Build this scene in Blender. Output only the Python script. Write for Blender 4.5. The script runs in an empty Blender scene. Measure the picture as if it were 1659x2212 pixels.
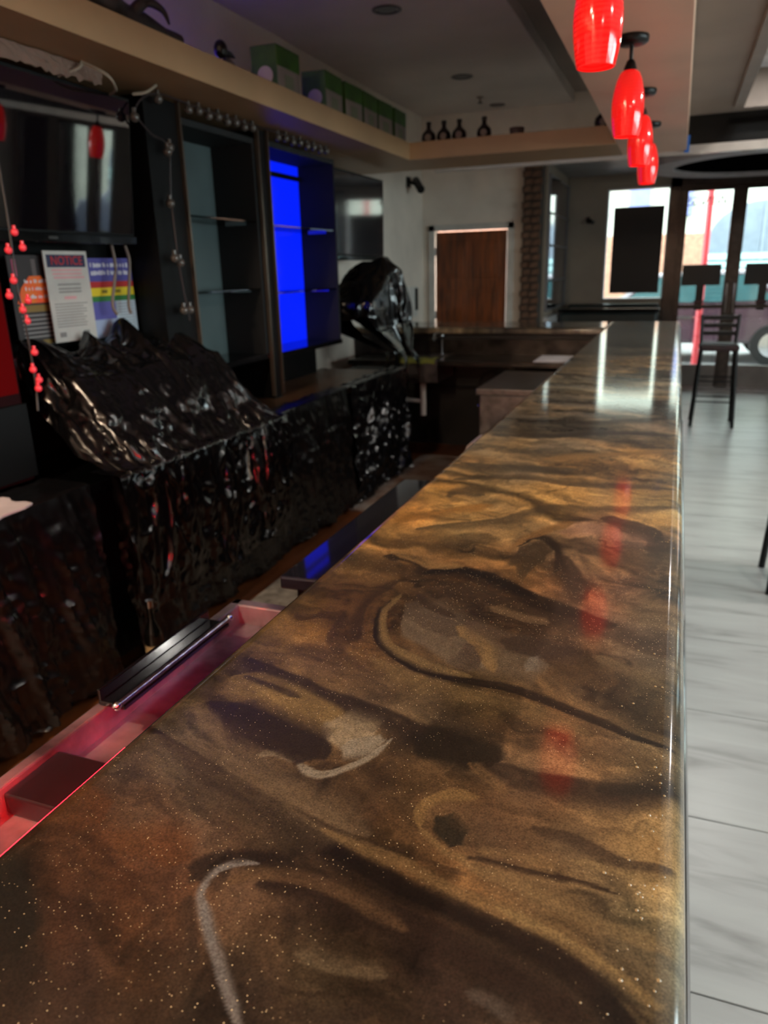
import bpy, math, random
import numpy as np
from mathutils import Vector, Matrix

random.seed(7)
C = bpy.context.scene.collection
scene = bpy.context.scene

# ---------------------------------------------------------------- camera
cam_d = bpy.data.cameras.new('camera')
cam = bpy.data.objects.new('camera', cam_d)
C.objects.link(cam)
R_ = Vector((0.93528782, 0.35296563, -0.02553334))
U_ = Vector((-0.08613416, 0.29703119, 0.95097496))
F_ = Vector((-0.34324567, 0.88723601, -0.30821205))
cam.matrix_world = Matrix(((R_.x, U_.x, -F_.x, 0), (R_.y, U_.y, -F_.y, 0),
                           (R_.z, U_.z, -F_.z, 1.56), (0, 0, 0, 1)))
cam_d.sensor_fit = 'VERTICAL'
cam_d.sensor_height = 36.0
cam_d.sensor_width = 27.0
cam_d.lens = 1610.0 / 2212.0 * 36.0
cam_d.clip_start = 0.02
cam_d.dof.use_dof = True
cam_d.dof.focus_distance = 0.85
cam_d.dof.aperture_fstop = 6.0
scene.camera = cam

# ---------------------------------------------------------------- sky, daylight, exposure
world = bpy.data.worlds.new('world')
scene.world = world
world.use_nodes = True
bg = world.node_tree.nodes['Background']
bg.inputs[0].default_value = (0.95, 0.97, 1.0, 1)
bg.inputs[1].default_value = 9.0
def area(name, loc, rot, sx, sy, power, col=(1, 1, 1), portal=False, shape='RECTANGLE', parent=None, spread=None):
    d = bpy.data.lights.new(name, 'AREA')
    d.shape = shape
    d.size = sx
    d.size_y = sy
    d.energy = power
    d.color = col
    if spread: d.spread = spread
    if portal: d.cycles.is_portal = True
    o = bpy.data.objects.new(name, d)
    C.objects.link(o)
    o.location = loc
    o.rotation_euler = rot
    if parent is not None:
        o.parent = parent
        o.matrix_parent_inverse = Matrix.Translation(-parent.location)
    return o
# daylight guides in the openings (portals give off no light of their own)
area('window_portal', (2.4, 10.62, 1.5), (-math.pi / 2, 0, 0), 7.2, 2.2, 1, portal=True)
area('side_window_portal', (6.02, 2.6, 1.5), (0, math.pi / 2, 0), 2.2, 6.2, 1, portal=True)
scene.view_settings.view_transform = 'Standard'
scene.view_settings.look = 'None'
scene.view_settings.exposure = 0.95
scene.view_settings.gamma = 1.0
scene.view_settings.use_curve_mapping = False

# ---------------------------------------------------------------- helpers
def lin(c):
    out = []
    for v in c:
        v = v / 255.0
        out.append(v / 12.92 if v <= 0.04045 else ((v + 0.055) / 1.055) ** 2.4)
    return tuple(out)
def rgba(c): return (*lin(c), 1.0)

MATS = {}
def mat(name, col=(128, 128, 128), rough=0.5, metal=0.0, emis=None, estr=0.0, coat=0.0, noise=None,
        bump=None, trans=0.0, spec=0.5, col2=None, stretch=None, alpha=1.0, coat_rough=0.05):
    if name in MATS: return MATS[name]
    m = bpy.data.materials.new(name)
    m.use_nodes = True
    nt = m.node_tree
    b = nt.nodes['Principled BSDF']
    b.inputs['Base Color'].default_value = rgba(col)
    b.inputs['Roughness'].default_value = rough
    b.inputs['Metallic'].default_value = metal
    b.inputs['Specular IOR Level'].default_value = spec
    b.inputs['Coat Weight'].default_value = coat
    b.inputs['Coat Roughness'].default_value = coat_rough
    b.inputs['Transmission Weight'].default_value = trans
    b.inputs['Alpha'].default_value = alpha
    if emis:
        b.inputs['Emission Color'].default_value = rgba(emis)
        b.inputs['Emission Strength'].default_value = estr
    tc = nt.nodes.new('ShaderNodeTexCoord')
    mp = nt.nodes.new('ShaderNodeMapping')
    if stretch: mp.inputs['Scale'].default_value = stretch
    nt.links.new(tc.outputs['Object'], mp.inputs['Vector'])
    nz = nt.nodes.new('ShaderNodeTexNoise')
    nt.links.new(mp.outputs[0], nz.inputs['Vector'])
    sc, am = noise if noise else (6.0, 0.08)
    nz.inputs['Scale'].default_value = sc
    nz.inputs['Detail'].default_value = 6
    rp = nt.nodes.new('ShaderNodeValToRGB')
    c2 = col2 if col2 else tuple(v * (1 - am) for v in col)
    rp.color_ramp.elements[0].color = rgba(c2)
    rp.color_ramp.elements[0].position = 0.3
    rp.color_ramp.elements[1].color = rgba(tuple(min(255, v * (1 + am * 0.5)) for v in col))
    rp.color_ramp.elements[1].position = 0.7
    nt.links.new(nz.outputs['Fac'], rp.inputs[0])
    nt.links.new(rp.outputs[0], b.inputs['Base Color'])
    if bump:
        bn = nt.nodes.new('ShaderNodeTexNoise')
        bn.inputs['Scale'].default_value = bump[0]
        bn.inputs['Detail'].default_value = 5
        nt.links.new(mp.outputs[0], bn.inputs['Vector'])
        bp = nt.nodes.new('ShaderNodeBump')
        bp.inputs['Strength'].default_value = bump[1]
        bp.inputs['Distance'].default_value = bump[2] if len(bump) > 2 else 0.01
        nt.links.new(bn.outputs['Fac'], bp.inputs['Height'])
        nt.links.new(bp.outputs[0], b.inputs['Normal'])
    MATS[name] = m
    return m

def glass_mat(name, col=(235, 245, 245), rough=0.0, tint=0.12):
    """thin architectural glass: mostly see-through, reflecting by fresnel"""
    if name in MATS: return MATS[name]
    m = bpy.data.materials.new(name)
    m.use_nodes = True
    nt = m.node_tree
    nt.nodes.clear()
    out = nt.nodes.new('ShaderNodeOutputMaterial')
    tr = nt.nodes.new('ShaderNodeBsdfTransparent')
    tr.inputs[0].default_value = rgba(col)
    gl = nt.nodes.new('ShaderNodeBsdfGlossy')
    gl.inputs['Roughness'].default_value = rough
    fr = nt.nodes.new('ShaderNodeFresnel')
    fr.inputs['IOR'].default_value = 1.5
    mx = nt.nodes.new('ShaderNodeMixShader')
    nt.links.new(fr.outputs[0], mx.inputs[0])
    nt.links.new(tr.outputs[0], mx.inputs[1])
    nt.links.new(gl.outputs[0], mx.inputs[2])
    nt.links.new(mx.outputs[0], out.inputs[0])
    MATS[name] = m
    return m

class MB:
    def __init__(s): s.v = []; s.f = []
    def add(s, vs, fs):
        o = len(s.v)
        s.v += [tuple(p) for p in vs]
        s.f += [tuple(i + o for i in f) for f in fs]
        return s
    def box(s, x0, x1, y0, y1, z0, z1):
        vs = [(x0, y0, z0), (x1, y0, z0), (x1, y1, z0), (x0, y1, z0), (x0, y0, z1), (x1, y0, z1), (x1, y1, z1), (x0, y1, z1)]
        return s.add(vs, [(3, 2, 1, 0), (4, 5, 6, 7), (0, 1, 5, 4), (1, 2, 6, 5), (2, 3, 7, 6), (3, 0, 4, 7)])
    def obox(s, c, size, rot):
        hx, hy, hz = (q / 2 for q in size)
        vs = [Vector(c) + rot @ Vector((a * hx, b * hy, d * hz)) for d in (-1, 1) for b in (-1, 1) for a in (-1, 1)]
        return s.add(vs, [(2, 3, 1, 0), (4, 5, 7, 6), (0, 1, 5, 4), (1, 3, 7, 5), (3, 2, 6, 7), (2, 0, 4, 6)])
    def lathe(s, prof, c=(0, 0, 0), n=24, cap=True, axis='z'):
        vs = []
        for r, z in prof:
            for k in range(n):
                a = 2 * math.pi * k / n
                p = (r * math.cos(a), r * math.sin(a), z)
                if axis == 'y': p = (p[0], p[2], p[1])
                if axis == 'x': p = (p[2], p[0], p[1])
                vs.append((c[0] + p[0], c[1] + p[1], c[2] + p[2]))
        fs = []
        for i in range(len(prof) - 1):
            for k in range(n):
                q = (k + 1) % n
                fs.append((i * n + k, i * n + q, (i + 1) * n + q, (i + 1) * n + k))
        if cap:
            fs.append(tuple(reversed(range(n))))
            fs.append(tuple(range((len(prof) - 1) * n, len(prof) * n)))
        return s.add(vs, fs)
    def cyl(s, c, r, h, n=16, axis='z'): return s.lathe([(r, 0), (r, h)], c, n, True, axis)
    def ball(s, c, r, n=12, sz=1.0):
        pr = [(max(1e-4, r * math.sin(math.pi * i / (n // 2 + 2))), -r * sz * math.cos(math.pi * i / (n // 2 + 2))) for i in range(n // 2 + 3)]
        return s.lathe(pr, c, n)
    def tube(s, pts, r, n=8):
        pts = [Vector(p) for p in pts]
        vs = []; fs = []
        up = Vector((0.13, 0.21, 0.97))
        for i, p in enumerate(pts):
            d = (pts[min(i + 1, len(pts) - 1)] - pts[max(i - 1, 0)]).normalized()
            a = d.cross(up)
            if a.length < 0.05: a = d.cross(Vector((1, 0, 0)))
            a.normalize(); b = d.cross(a)
            rr = r[i] if isinstance(r, (list, tuple)) else r
            for k in range(n):
                t = 2 * math.pi * k / n
                vs.append(p + (a * math.cos(t) + b * math.sin(t)) * rr)
        for i in range(len(pts) - 1):
            for k in range(n):
                q = (k + 1) % n
                fs.append((i * n + k, (i + 1) * n + k, (i + 1) * n + q, i * n + q))
        fs.append(tuple(range(n))); fs.append(tuple(reversed(range((len(pts) - 1) * n, len(pts) * n))))
        return s.add(vs, fs)
    def prism(s, poly, a0, a1, axis='y'):
        """extrude a closed 2-D outline along an axis: y -> poly is (x,z); x -> (y,z); z -> (x,y)"""
        n = len(poly)
        def P3(p, a):
            return {'y': (p[0], a, p[1]), 'x': (a, p[0], p[1]), 'z': (p[0], p[1], a)}[axis]
        vs = [P3(p, a0) for p in poly] + [P3(p, a1) for p in poly]
        fs = [tuple(range(n)), tuple(reversed(range(n, 2 * n)))]
        for k in range(n):
            q = (k + 1) % n
            fs.append((k, k + n, q + n, q))
        return s.add(vs, fs)
    def grid(s, V):
        """V: (nu, nv, 3) array of points -> quads"""
        nu, nv = V.shape[:2]
        vs = V.reshape(-1, 3).tolist()
        fs = [(i * nv + j, (i + 1) * nv + j, (i + 1) * nv + j + 1, i * nv + j + 1) for i in range(nu - 1) for j in range(nv - 1)]
        return s.add(vs, fs)
    def build(s, name, m, parent=None, smooth=False, bevel=0, recalc=True):
        me = bpy.data.meshes.new(name)
        me.from_pydata([tuple(p) for p in s.v], [], s.f)
        if recalc:
            import bmesh
            bm = bmesh.new(); bm.from_mesh(me)
            bmesh.ops.recalc_face_normals(bm, faces=bm.faces)
            bm.to_mesh(me); bm.free()
        me.materials.append(m)
        if smooth:
            me.polygons.foreach_set('use_smooth', [True] * len(me.polygons))
            try: me.set_sharp_from_angle(angle=math.radians(50))
            except Exception: pass
        me.update()
        o = bpy.data.objects.new(name, me)
        C.objects.link(o)
        if parent is not None: attach(o, parent)
        if bevel:
            md = o.modifiers.new('bevel', 'BEVEL'); md.width = bevel; md.segments = 2; md.limit_method = 'ANGLE'
        return o
WORLD_LOC = {}
def attach(o, parent):
    o.parent = parent
    o.matrix_parent_inverse = Matrix.Translation(-Vector(WORLD_LOC.get(parent.name, (0, 0, 0))))
def tag(o, label=None, cat=None, group=None, kind=None):
    if label: o['label'] = label
    if cat: o['category'] = cat
    if group: o['group'] = group
    if kind: o['kind'] = kind
    return o
def thing(name, label, cat, loc=(0, 0, 0), group=None, kind=None):
    o = bpy.data.objects.new(name, None)
    o.empty_display_size = 0.05
    C.objects.link(o)
    o.location = loc
    WORLD_LOC[o.name] = tuple(loc)
    return tag(o, label, cat, group, kind)
def copy_tree(o, loc, label, rz=0, sc=1.0):
    """a copy of a thing and of its parts (built around the thing's base), placed at loc"""
    c = o.copy(); C.objects.link(c); c.location = loc; c.rotation_euler = (0, 0, rz); c.scale = (sc,) * 3
    c['label'] = label
    WORLD_LOC[c.name] = tuple(loc)
    for ch in [k for k in bpy.data.objects if k.parent == o]:
        k = ch.copy(); C.objects.link(k); k.parent = c; k.matrix_parent_inverse = ch.matrix_parent_inverse.copy()
        for g in [q for q in bpy.data.objects if q.parent == ch]:
            w = g.copy(); C.objects.link(w); w.parent = k; w.matrix_parent_inverse = g.matrix_parent_inverse.copy()
    return c
def struct(name, mb, m, label, cat, **k):
    return tag(mb.build(name, m, **k), label, cat, kind='structure')

TXT = {}
def text_mesh(txt, size, m, name, parent, T, depth=0.0006):
    """flat printed lettering as a mesh; T places it"""
    cu = bpy.data.curves.new('lettering', 'FONT')
    cu.body = txt; cu.size = size; cu.align_x = 'CENTER'; cu.align_y = 'CENTER'; cu.extrude = depth; cu.resolution_u = 3
    t = bpy.data.objects.new('lettering', cu); C.objects.link(t)
    bpy.context.view_layer.update()
    me = bpy.data.meshes.new_from_object(t)
    bpy.data.objects.remove(t)
    me.transform(T); me.materials.clear(); me.materials.append(m)
    o = bpy.data.objects.new(name, me); C.objects.link(o)
    attach(o, parent)
    return o

def catmull3(p, n=5):
    p = [Vector(q) for q in p]
    if len(p) < 3: return p
    q = [p[0]] + p + [p[-1]]; out = []
    for i in range(1, len(q) - 2):
        for t in range(n):
            t /= n
            out.append(.5 * (2 * q[i] + (q[i + 1] - q[i - 1]) * t + (2 * q[i - 1] - 5 * q[i] + 4 * q[i + 1] - q[i + 2]) * t * t + (3 * q[i] - q[i - 1] - 3 * q[i + 1] + q[i + 2]) * t ** 3))
    return out + [p[-1]]

# numpy noise -----------------------------------------------------
def _h(i, j, k, s):
    n = (i * 374761393 + j * 668265263 + k * 2147483647 + s * 974634777) & 0xFFFFFFFF
    n = ((n ^ (n >> 13)) * 1274126177) & 0xFFFFFFFF
    n = ((n ^ (n >> 16)) * 2246822519) & 0xFFFFFFFF
    return ((n ^ (n >> 15)) & 0xFFFF) / 65535.0
def vnoise(x, y, z=None, s=0):
    x = np.asarray(x, float); y = np.asarray(y, float)
    z = np.zeros_like(x) if z is None else np.asarray(z, float)
    xi = np.floor(x).astype(np.int64); yi = np.floor(y).astype(np.int64); zi = np.floor(z).astype(np.int64)
    fx = x - xi; fy = y - yi; fz = z - zi
    fx = fx * fx * (3 - 2 * fx); fy = fy * fy * (3 - 2 * fy); fz = fz * fz * (3 - 2 * fz)
    r = 0
    for a in (0, 1):
        for b in (0, 1):
            for c in (0, 1):
                r = r + _h(xi + a, yi + b, zi + c, s) * (fx if a else 1 - fx) * (fy if b else 1 - fy) * (fz if c else 1 - fz)
    return r
def fbm(x, y, z=None, s=0, o=4):
    r = 0; a = 0.5; t = 0
    for k in range(o):
        f = 2.03 ** k
        r = r + a * vnoise(np.asarray(x) * f + 17.3 * k, np.asarray(y) * f - 9.1 * k, None if z is None else np.asarray(z) * f, s + k)
        t += a; a *= 0.5
    return r / t
def ridge(x, y, z=None, s=0, o=3):
    r = 0; a = 0.5; t = 0
    for k in range(o):
        f = 2.1 ** k
        n = vnoise(np.asarray(x) * f + 5.7 * k, np.asarray(y) * f + 3.3 * k, None if z is None else np.asarray(z) * f, s + 31 * k)
        r = r + a * (1 - np.abs(2 * n - 1)) ** 2
        t += a; a *= 0.5
    return r / t

# ---------------------------------------------------------------- materials
WHITE = mat('white_paint', (216, 204, 190), 0.55, noise=(3, .05))
CREAM = mat('cream_paint', (164, 130, 94), 0.5, noise=(2.5, .06))
TAUPE = mat('taupe_paint', (176, 160, 150), 0.6, noise=(2, .05))
CEILW = mat('tray_ceiling_paint', (204, 190, 180), 0.6, noise=(1.5, .06))
DARKC = mat('dark_ceiling_paint', (150, 136, 126), 0.6, noise=(2, .06))
BLACKP = mat('black_wood', (7, 7, 7), 0.5, noise=(9, .2), spec=.2)
BLACKG = mat('black_gloss', (9, 9, 10), 0.12, noise=(9, .2), coat=0.3)
BLACKM = mat('black_metal', (16, 15, 15), 0.35, metal=0.3, noise=(20, .2))
STEEL = mat('brushed_steel', (150, 148, 150), 0.28, metal=1.0, noise=(14, .25), stretch=(1, 6, 1), bump=(90, .05, .002))
STEELD = mat('worn_steel', (136, 126, 130), 0.36, metal=0.7, noise=(9, .45), bump=(30, .25, .004))
CHROME = mat('chrome', (205, 205, 208), 0.1, metal=1.0, noise=(8, .05))
FRAME = mat('bronze_door_frame', (74, 66, 62), 0.25, metal=0.7, noise=(20, .2))
GLASS = glass_mat('window_glass')
SHELFG = glass_mat('shelf_glass', (170, 190, 185), 0.02)
PLASTIC = mat('black_plastic_sheet', (9, 9, 10), 0.31, noise=(18, .2), spec=0.8, stretch=(1, 1, .3), bump=(42, .14, .006))
BAGP = mat('black_bag_plastic', (8, 8, 9), 0.22, noise=(18, .2), spec=0.8)

# ================================================================ THE SETTING
GROUT = mat('tile_grout', (120, 118, 114), 0.8, noise=(12, .1))
WOODF = mat('brown_floor', (104, 58, 28), 0.45, noise=(7, .25), stretch=(1, .2, 1))
def tile_material():
    m = bpy.data.materials.new('grey_wood_look_tile'); m.use_nodes = True
    nt = m.node_tree; b = nt.nodes['Principled BSDF']
    tc = nt.nodes.new('ShaderNodeTexCoord'); oi = nt.nodes.new('ShaderNodeObjectInfo')
    ad = nt.nodes.new('ShaderNodeVectorMath'); ad.operation = 'MULTIPLY_ADD'
    nt.links.new(oi.outputs['Random'], ad.inputs[0]); ad.inputs[1].default_value = (31, 17, 5)
    nt.links.new(tc.outputs['Object'], ad.inputs[2])
    mp = nt.nodes.new('ShaderNodeMapping'); mp.inputs['Scale'].default_value = (1.0, 5.5, 1)
    nt.links.new(ad.outputs[0], mp.inputs[0])
    nz = nt.nodes.new('ShaderNodeTexNoise'); nz.inputs['Scale'].default_value = 2.2; nz.inputs['Detail'].default_value = 9; nz.inputs['Distortion'].default_value = 0.6
    nt.links.new(mp.outputs[0], nz.inputs['Vector'])
    rp = nt.nodes.new('ShaderNodeValToRGB'); cr = rp.color_ramp
    cr.elements[0].position = .28; cr.elements[0].color = rgba((152, 150, 147))
    cr.elements[1].position = .72; cr.elements[1].color = rgba((196, 196, 192))
    e = cr.elements.new(.46); e.color = rgba((184, 183, 180))
    nt.links.new(nz.outputs['Fac'], rp.inputs[0]); nt.links.new(rp.outputs[0], b.inputs['Base Color'])
    b.inputs['Roughness'].default_value = 0.3
    b.inputs['Specular IOR Level'].default_value = 0.45
    return m
TILE = tile_material()
floor = struct('floor', MB().box(-2.8, 6, -3, 10.5, -.08, -.006), GROUT, 'pale grey tiled floor of the dining side with thin joints', 'floor')
tile0 = None
for r in range(17):
    y0 = 0.81 + 0.6 * r
    if y0 + .6 > 10.5: continue
    for c in range(4):
        x0 = -0.1 + 1.2 * c - (0.0 if r % 2 == 0 or c == 0 else 0.0)
        if tile0 is None:
            tile0 = MB().box(0.002, 1.198, 0.0025, 0.5975, -.006, 0).build('floor_tile', TILE, floor, bevel=.0012)
            t = tile0
        else:
            t = tile0.copy(); C.objects.link(t)
        t.location = (x0, y0, 0)
MB().box(-.1, 6, -3, .81, -.0059, -.0008).build('rear_floor', TILE, floor)
MB().box(4.7, 6, .81, 10.5, -.0059, -.0008).build('side_floor', TILE, floor)
MB().box(-2.8, -.35, -3, 8.7, -.0058, -.0005).build('brown_floor_covering', WOODF, floor)

struct('wall_left', MB().box(-2.95, -2.8, -3, 8.7, 0, 3.3), WHITE, 'white wall behind the back bar', 'wall')
wb = MB().box(-2.95, -2.66, 8.7, 8.85, 0, 3.3).box(-1.80, -1.65, 8.7, 8.85, 0, 3.3).box(-2.66, -1.80, 8.7, 8.85, 1.97, 3.3).box(-1.65, -.03, 8.7, 8.8, 2.62, 3.3)
struct('wall_back', wb, WHITE, 'white end wall with the brown wooden door', 'wall')
struct('wall_right', MB().box(6, 6.15, -3, -.5, 0, 3.3).box(6, 6.15, -.5, 5.7, 0, .45).box(6, 6.15, -.5, 5.7, 2.5, 3.3).box(6, 6.15, 2.5, 2.8, .45, 2.5).box(6, 6.15, 5.7, 10.65, 0, 3.3), WHITE, 'side wall with two wide windows', 'wall')
struct('wall_rear', MB().box(-2.95, 6.15, -3.15, -3, 0, 3.3), TAUPE, 'rear wall of the room', 'wall')
FW = 10.5
ops = [(-.93, -.18, 1.12, 2.46), (-.06, 1.27, 0, 2.44), (1.55, 2.45, .5, 2.44), (2.7, 3.6, .5, 2.44), (4.0, 4.34, .5, 2.44), (4.47, 5.07, .5, 2.44), (5.3, 5.88, .5, 2.44)]
wf = MB(); xs = [-1.5] + [v for o in ops for v in o[:2]] + [6]
for i in range(0, len(xs), 2): wf.box(xs[i], xs[i + 1], FW, FW + .15, 0, 3.3)
for a, b, z0, z1 in ops:
    wf.box(a, b, FW, FW + .15, z1, 3.3)
    if z0 > 0: wf.box(a, b, FW, FW + .15, 0, z0)
GREIGE = mat('greige_paint', (138, 126, 112), 0.6, noise=(3, .06))
struct('wall_front', wf, GREIGE, 'greige street wall with the shop windows and glass doors', 'wall')
struct('wall_side', MB().box(-1.6, -1.42, 8.86, FW, 0, 3.3), GREIGE, 'short side wall that carries the framed mirrors', 'wall')

cl = MB().box(-2.8, -1.16, -3, 8.7, 3.15, 3.3)
struct('ceiling', cl, CEILW, 'smooth pale ceiling over the bar well', 'ceiling')
struct('ceiling_slot', MB().box(-1.16, -.03, -3, 8.7, 3.24, 3.3).box(-1.0, -.96, -3, 7.9, 3.18, 3.24), DARKC, 'darker recessed strip of ceiling beside the bar soffit', 'ceiling')
dc = MB().box(-.03, .25, -3, 6.5, 2.58, 2.86).box(.25, 6, 6.2, 6.5, 2.58, 2.86)
struct('ceiling_border', dc, DARKC, 'dim taupe ceiling border beside the bar soffit', 'ceiling')
struct('trim_1', MB().box(.25, .31, -3, 6.2, 2.545, 2.84).box(.31, 6, 6.14, 6.2, 2.545, 2.84), mat('taupe_moulding', (140, 126, 116), .5), 'taupe moulding around the recessed dining ceiling', 'moulding')
TILEC = mat('ceiling_tile', (200, 200, 204), .6, noise=(3.2, .16), stretch=(1, 3, 1), bump=(60, .3, .01))
ct = struct('ceiling_tiles', MB().box(.31, 6, -3, 6.14, 2.78, 2.84), DARKC, 'recessed dining ceiling laid with pale tiles', 'ceiling')
ct0 = None
for i in range(5):
    for j in range(8):
        if ct0 is None:
            ct0 = MB().box(0, .6, 0, 1.05, 2.765, 2.78).build('ceiling_tile', TILEC, ct, bevel=.004); o = ct0
        else:
            o = ct0.copy(); C.objects.link(o)
        o.location = (.32 + .612 * i, -2.4 + 1.062 * j, 0)
struct('ceiling_front', MB().box(-1.65, -.03, 8.8, 10.5, 2.62, 2.72).box(-.03, 6, 6.62, 10.5, 2.62, 2.72), mat('front_ceiling_paint', (150, 146, 144), .5), 'grey ceiling by the entrance', 'ceiling')
struct('wall_bulkhead', MB().box(-.06, -.03, -3, 6.5, 2.58, 3.3).box(-.06, -.03, 6.5, 8.8, 2.62, 3.3), TAUPE, 'upright bulkhead above the bar soffit', 'wall')
struct('trim_2', MB().box(-2.8, -1.985, -3, 6.5, 2.35, 2.47), CREAM, 'cream display ledge running above the back bar', 'ledge')
struct('trim_3', MB().box(-1.985, -.48, 5.87, 6.5, 2.35, 2.47), CREAM, 'cream display ledge across the far end of the bar well', 'ledge')
struct('trim_4', MB().box(-.48, -.03, -3, 6.5, 2.35, 2.58), mat('soffit_paint', (222, 182, 156), .5, noise=(2, .06)), 'beige soffit carrying the red pendant lamps', 'soffit')
struct('trim_5', MB().box(-1.985, 6, 6.5, 6.56, 2.325, 2.385), mat('pale_trim', (196, 186, 176), .3), 'pale metal trim along the far soffit edge', 'trim')
struct('trim_6', MB().box(-.03, 6, 6.5, 6.62, 2.385, 2.62), BLACKG, 'glossy black beam across the dining ceiling', 'beam')

# door_1: panelled brown wooden door in the white end wall
WOODD = mat('door_wood', (112, 54, 14), 0.4, noise=(5, .4), stretch=(7, 1, .6), coat=.15)
d1 = thing('door_1', 'brown panelled wooden door in the white end wall', 'door', (-2.23, 8.69, 0), kind='structure')
MB().box(-2.64, -1.82, 8.70, 8.74, .01, 1.955).build('door_leaf', WOODD, d1, bevel=.003)
for (a, b) in ((-2.56, -2.27), (-2.19, -1.90)):
    for (z0, z1) in ((.18, .82), (.94, 1.34), (1.46, 1.85)):
        p = MB().box(a, b, 8.688, 8.70, z0, z1).box(a + .035, b - .035, 8.680, 8.688, z0 + .035, z1 - .035)
        p.build('door_panel', WOODD, d1, bevel=.004)
MB().lathe([(.012, 0), (.012, -.03), (.028, -.04), (.03, -.055), (.02, -.07)], (-1.87, 8.70, .95), 16, axis='y').build('door_knob', CHROME, d1, smooth=True)
for z in (.3, 1.0, 1.7): MB().box(-2.655, -2.635, 8.685, 8.70, z, z + .09).build('hinge', CHROME, d1)
f = MB().box(-2.72, -2.65, 8.675, 8.70, 0, 2.03).box(-1.81, -1.74, 8.675, 8.70, 0, 2.03).box(-2.72, -1.74, 8.675, 8.70, 1.965, 2.03)
f.build('door_frame', mat('white_gloss_paint', (190, 186, 178), .35), d1, bevel=.004)

# exposed brick column at the end of the white wall
BRICK = mat('dark_old_brick', (92, 66, 50), .85, noise=(14, .5), bump=(40, .6, .02))
col = thing('brick_column', 'narrow column of exposed dark brown brick at the end of the white wall', 'column', (-1.55, 8.75, 0))
MB().box(-1.64, -1.45, 8.66, 8.86, 0, 2.62).build('mortar', mat('mortar', (60, 52, 46), .9), col)
bk = None
for r in range(34):
    for c in range(2):
        if bk is None:
            bk = MB().box(-.046, .046, -.02, .02, -.031, .031).build('brick', BRICK, None, bevel=.004); o = bk
        else:
            o = bk.copy(); C.objects.link(o)
        o.parent = col
        o.matrix_parent_inverse = Matrix.Translation((1.55, -8.75, 0))
        o.location = (-1.596 + .098 * c + (.012 if r % 2 else -.008), 8.648 + random.uniform(-.012, .01), .05 + .0765 * r)
        o.rotation_euler = (random.uniform(-.05, .05), random.uniform(-.04, .04), random.uniform(-.06, .06))

# framed mirrors on the short side wall
MIRR = mat('mirror', (176, 176, 184), .05, metal=1.0, noise=(2, .06))
WFR = mat('white_frame', (176, 174, 174), .4)
MFR = mat('grey_mirror_frame', (104, 102, 106), .4)
mr = thing('wall_mirror', 'tall framed mirror panels reflecting the street windows', 'mirror', (-1.41, 9.7, 1.0))
ys = [8.95, 9.45, 9.95, 10.45]; zs = [1.08, 1.4, 1.78, 2.12, 2.5]
for i in range(3):
    for j in range(4):
        yc = (ys[i] + ys[i + 1]) / 2; zc = (zs[j] + zs[j + 1]) / 2; turn = (.1, .03, 0)[i]   # near panes turned to catch the bright window reflection
        MB().obox((-1.412 + turn * .26, yc, zc), (.008, .47, zs[j + 1] - zs[j] - .024), Matrix.Rotation(-turn, 3, 'Z')).build('mirror_pane', MIRR, mr)
for y in ys: MB().box(-1.42, -1.395, y - .012, y + .012, 1.06, 2.52).build('frame_upright', MFR, mr)
for z in zs: MB().box(-1.42, -1.393, 8.93, 10.47, z - .012, z + .012).build('frame_rail', MFR, mr)
struct('baseboard_side', MB().box(-1.42, -1.36, 8.9, FW, .86, 1.0), WFR, 'pale chair rail under the mirrors', 'rail')

# street windows and doors
def window(n, a, b, z0, z1, label, fw=.045):
    w = thing('window_%d' % n, label, 'window', ((a + b) / 2, FW + .07, z0), kind='structure')
    MB().box(a, a + fw, FW - .01, FW + .12, z0, z1).box(b - fw, b, FW - .01, FW + .12, z0, z1).box(a, b, FW - .01, FW + .12, z0, z0 + fw).box(a, b, FW - .01, FW + .12, z1 - fw, z1).build('window_frame', WFR if n == 1 else FRAME, w)
    MB().box(a + fw, b - fw, FW + .055, FW + .061, z0 + fw, z1 - fw).build('pane', GLASS, w)
    return w
w1 = window(1, -.93, -.18, 1.12, 2.46, 'bright street window half hidden by the black poster', .02)
window(2, 1.55, 2.45, .5, 2.44, 'first dark-framed street window right of the glass doors')
window(3, 2.7, 3.6, .5, 2.44, 'second dark-framed street window right of the glass doors')
window(4, 4.0, 4.34, .5, 2.44, 'narrow dark-framed street window right of the glass doors', .03)
window(5, 4.47, 5.07, .5, 2.44, 'fourth dark-framed street window right of the glass doors', .03)
window(8, 5.3, 5.88, .5, 2.44, 'last dark-framed street window, next to the side wall', .03)
for i, (a, b) in enumerate(((-.5, 2.5), (2.8, 5.7))):
    w = thing('window_%d' % (6 + i), ('wide side window nearest the rear wall', 'wide side window nearer the street')[i], 'window', (6.07, (a + b) / 2, .45), kind='structure')
    MB().box(6, 6.12, a, a + .05, .45, 2.5).box(6, 6.12, b - .05, b, .45, 2.5).box(6, 6.12, a, b, .45, .5).box(6, 6.12, a, b, 2.45, 2.5).box(6, 6.12, (a + b) / 2 - .025, (a + b) / 2 + .025, .45, 2.5).build('window_frame', FRAME, w)
    MB().box(6.06, 6.066, a + .05, b - .05, .5, 2.45).build('pane', GLASS, w)

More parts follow.
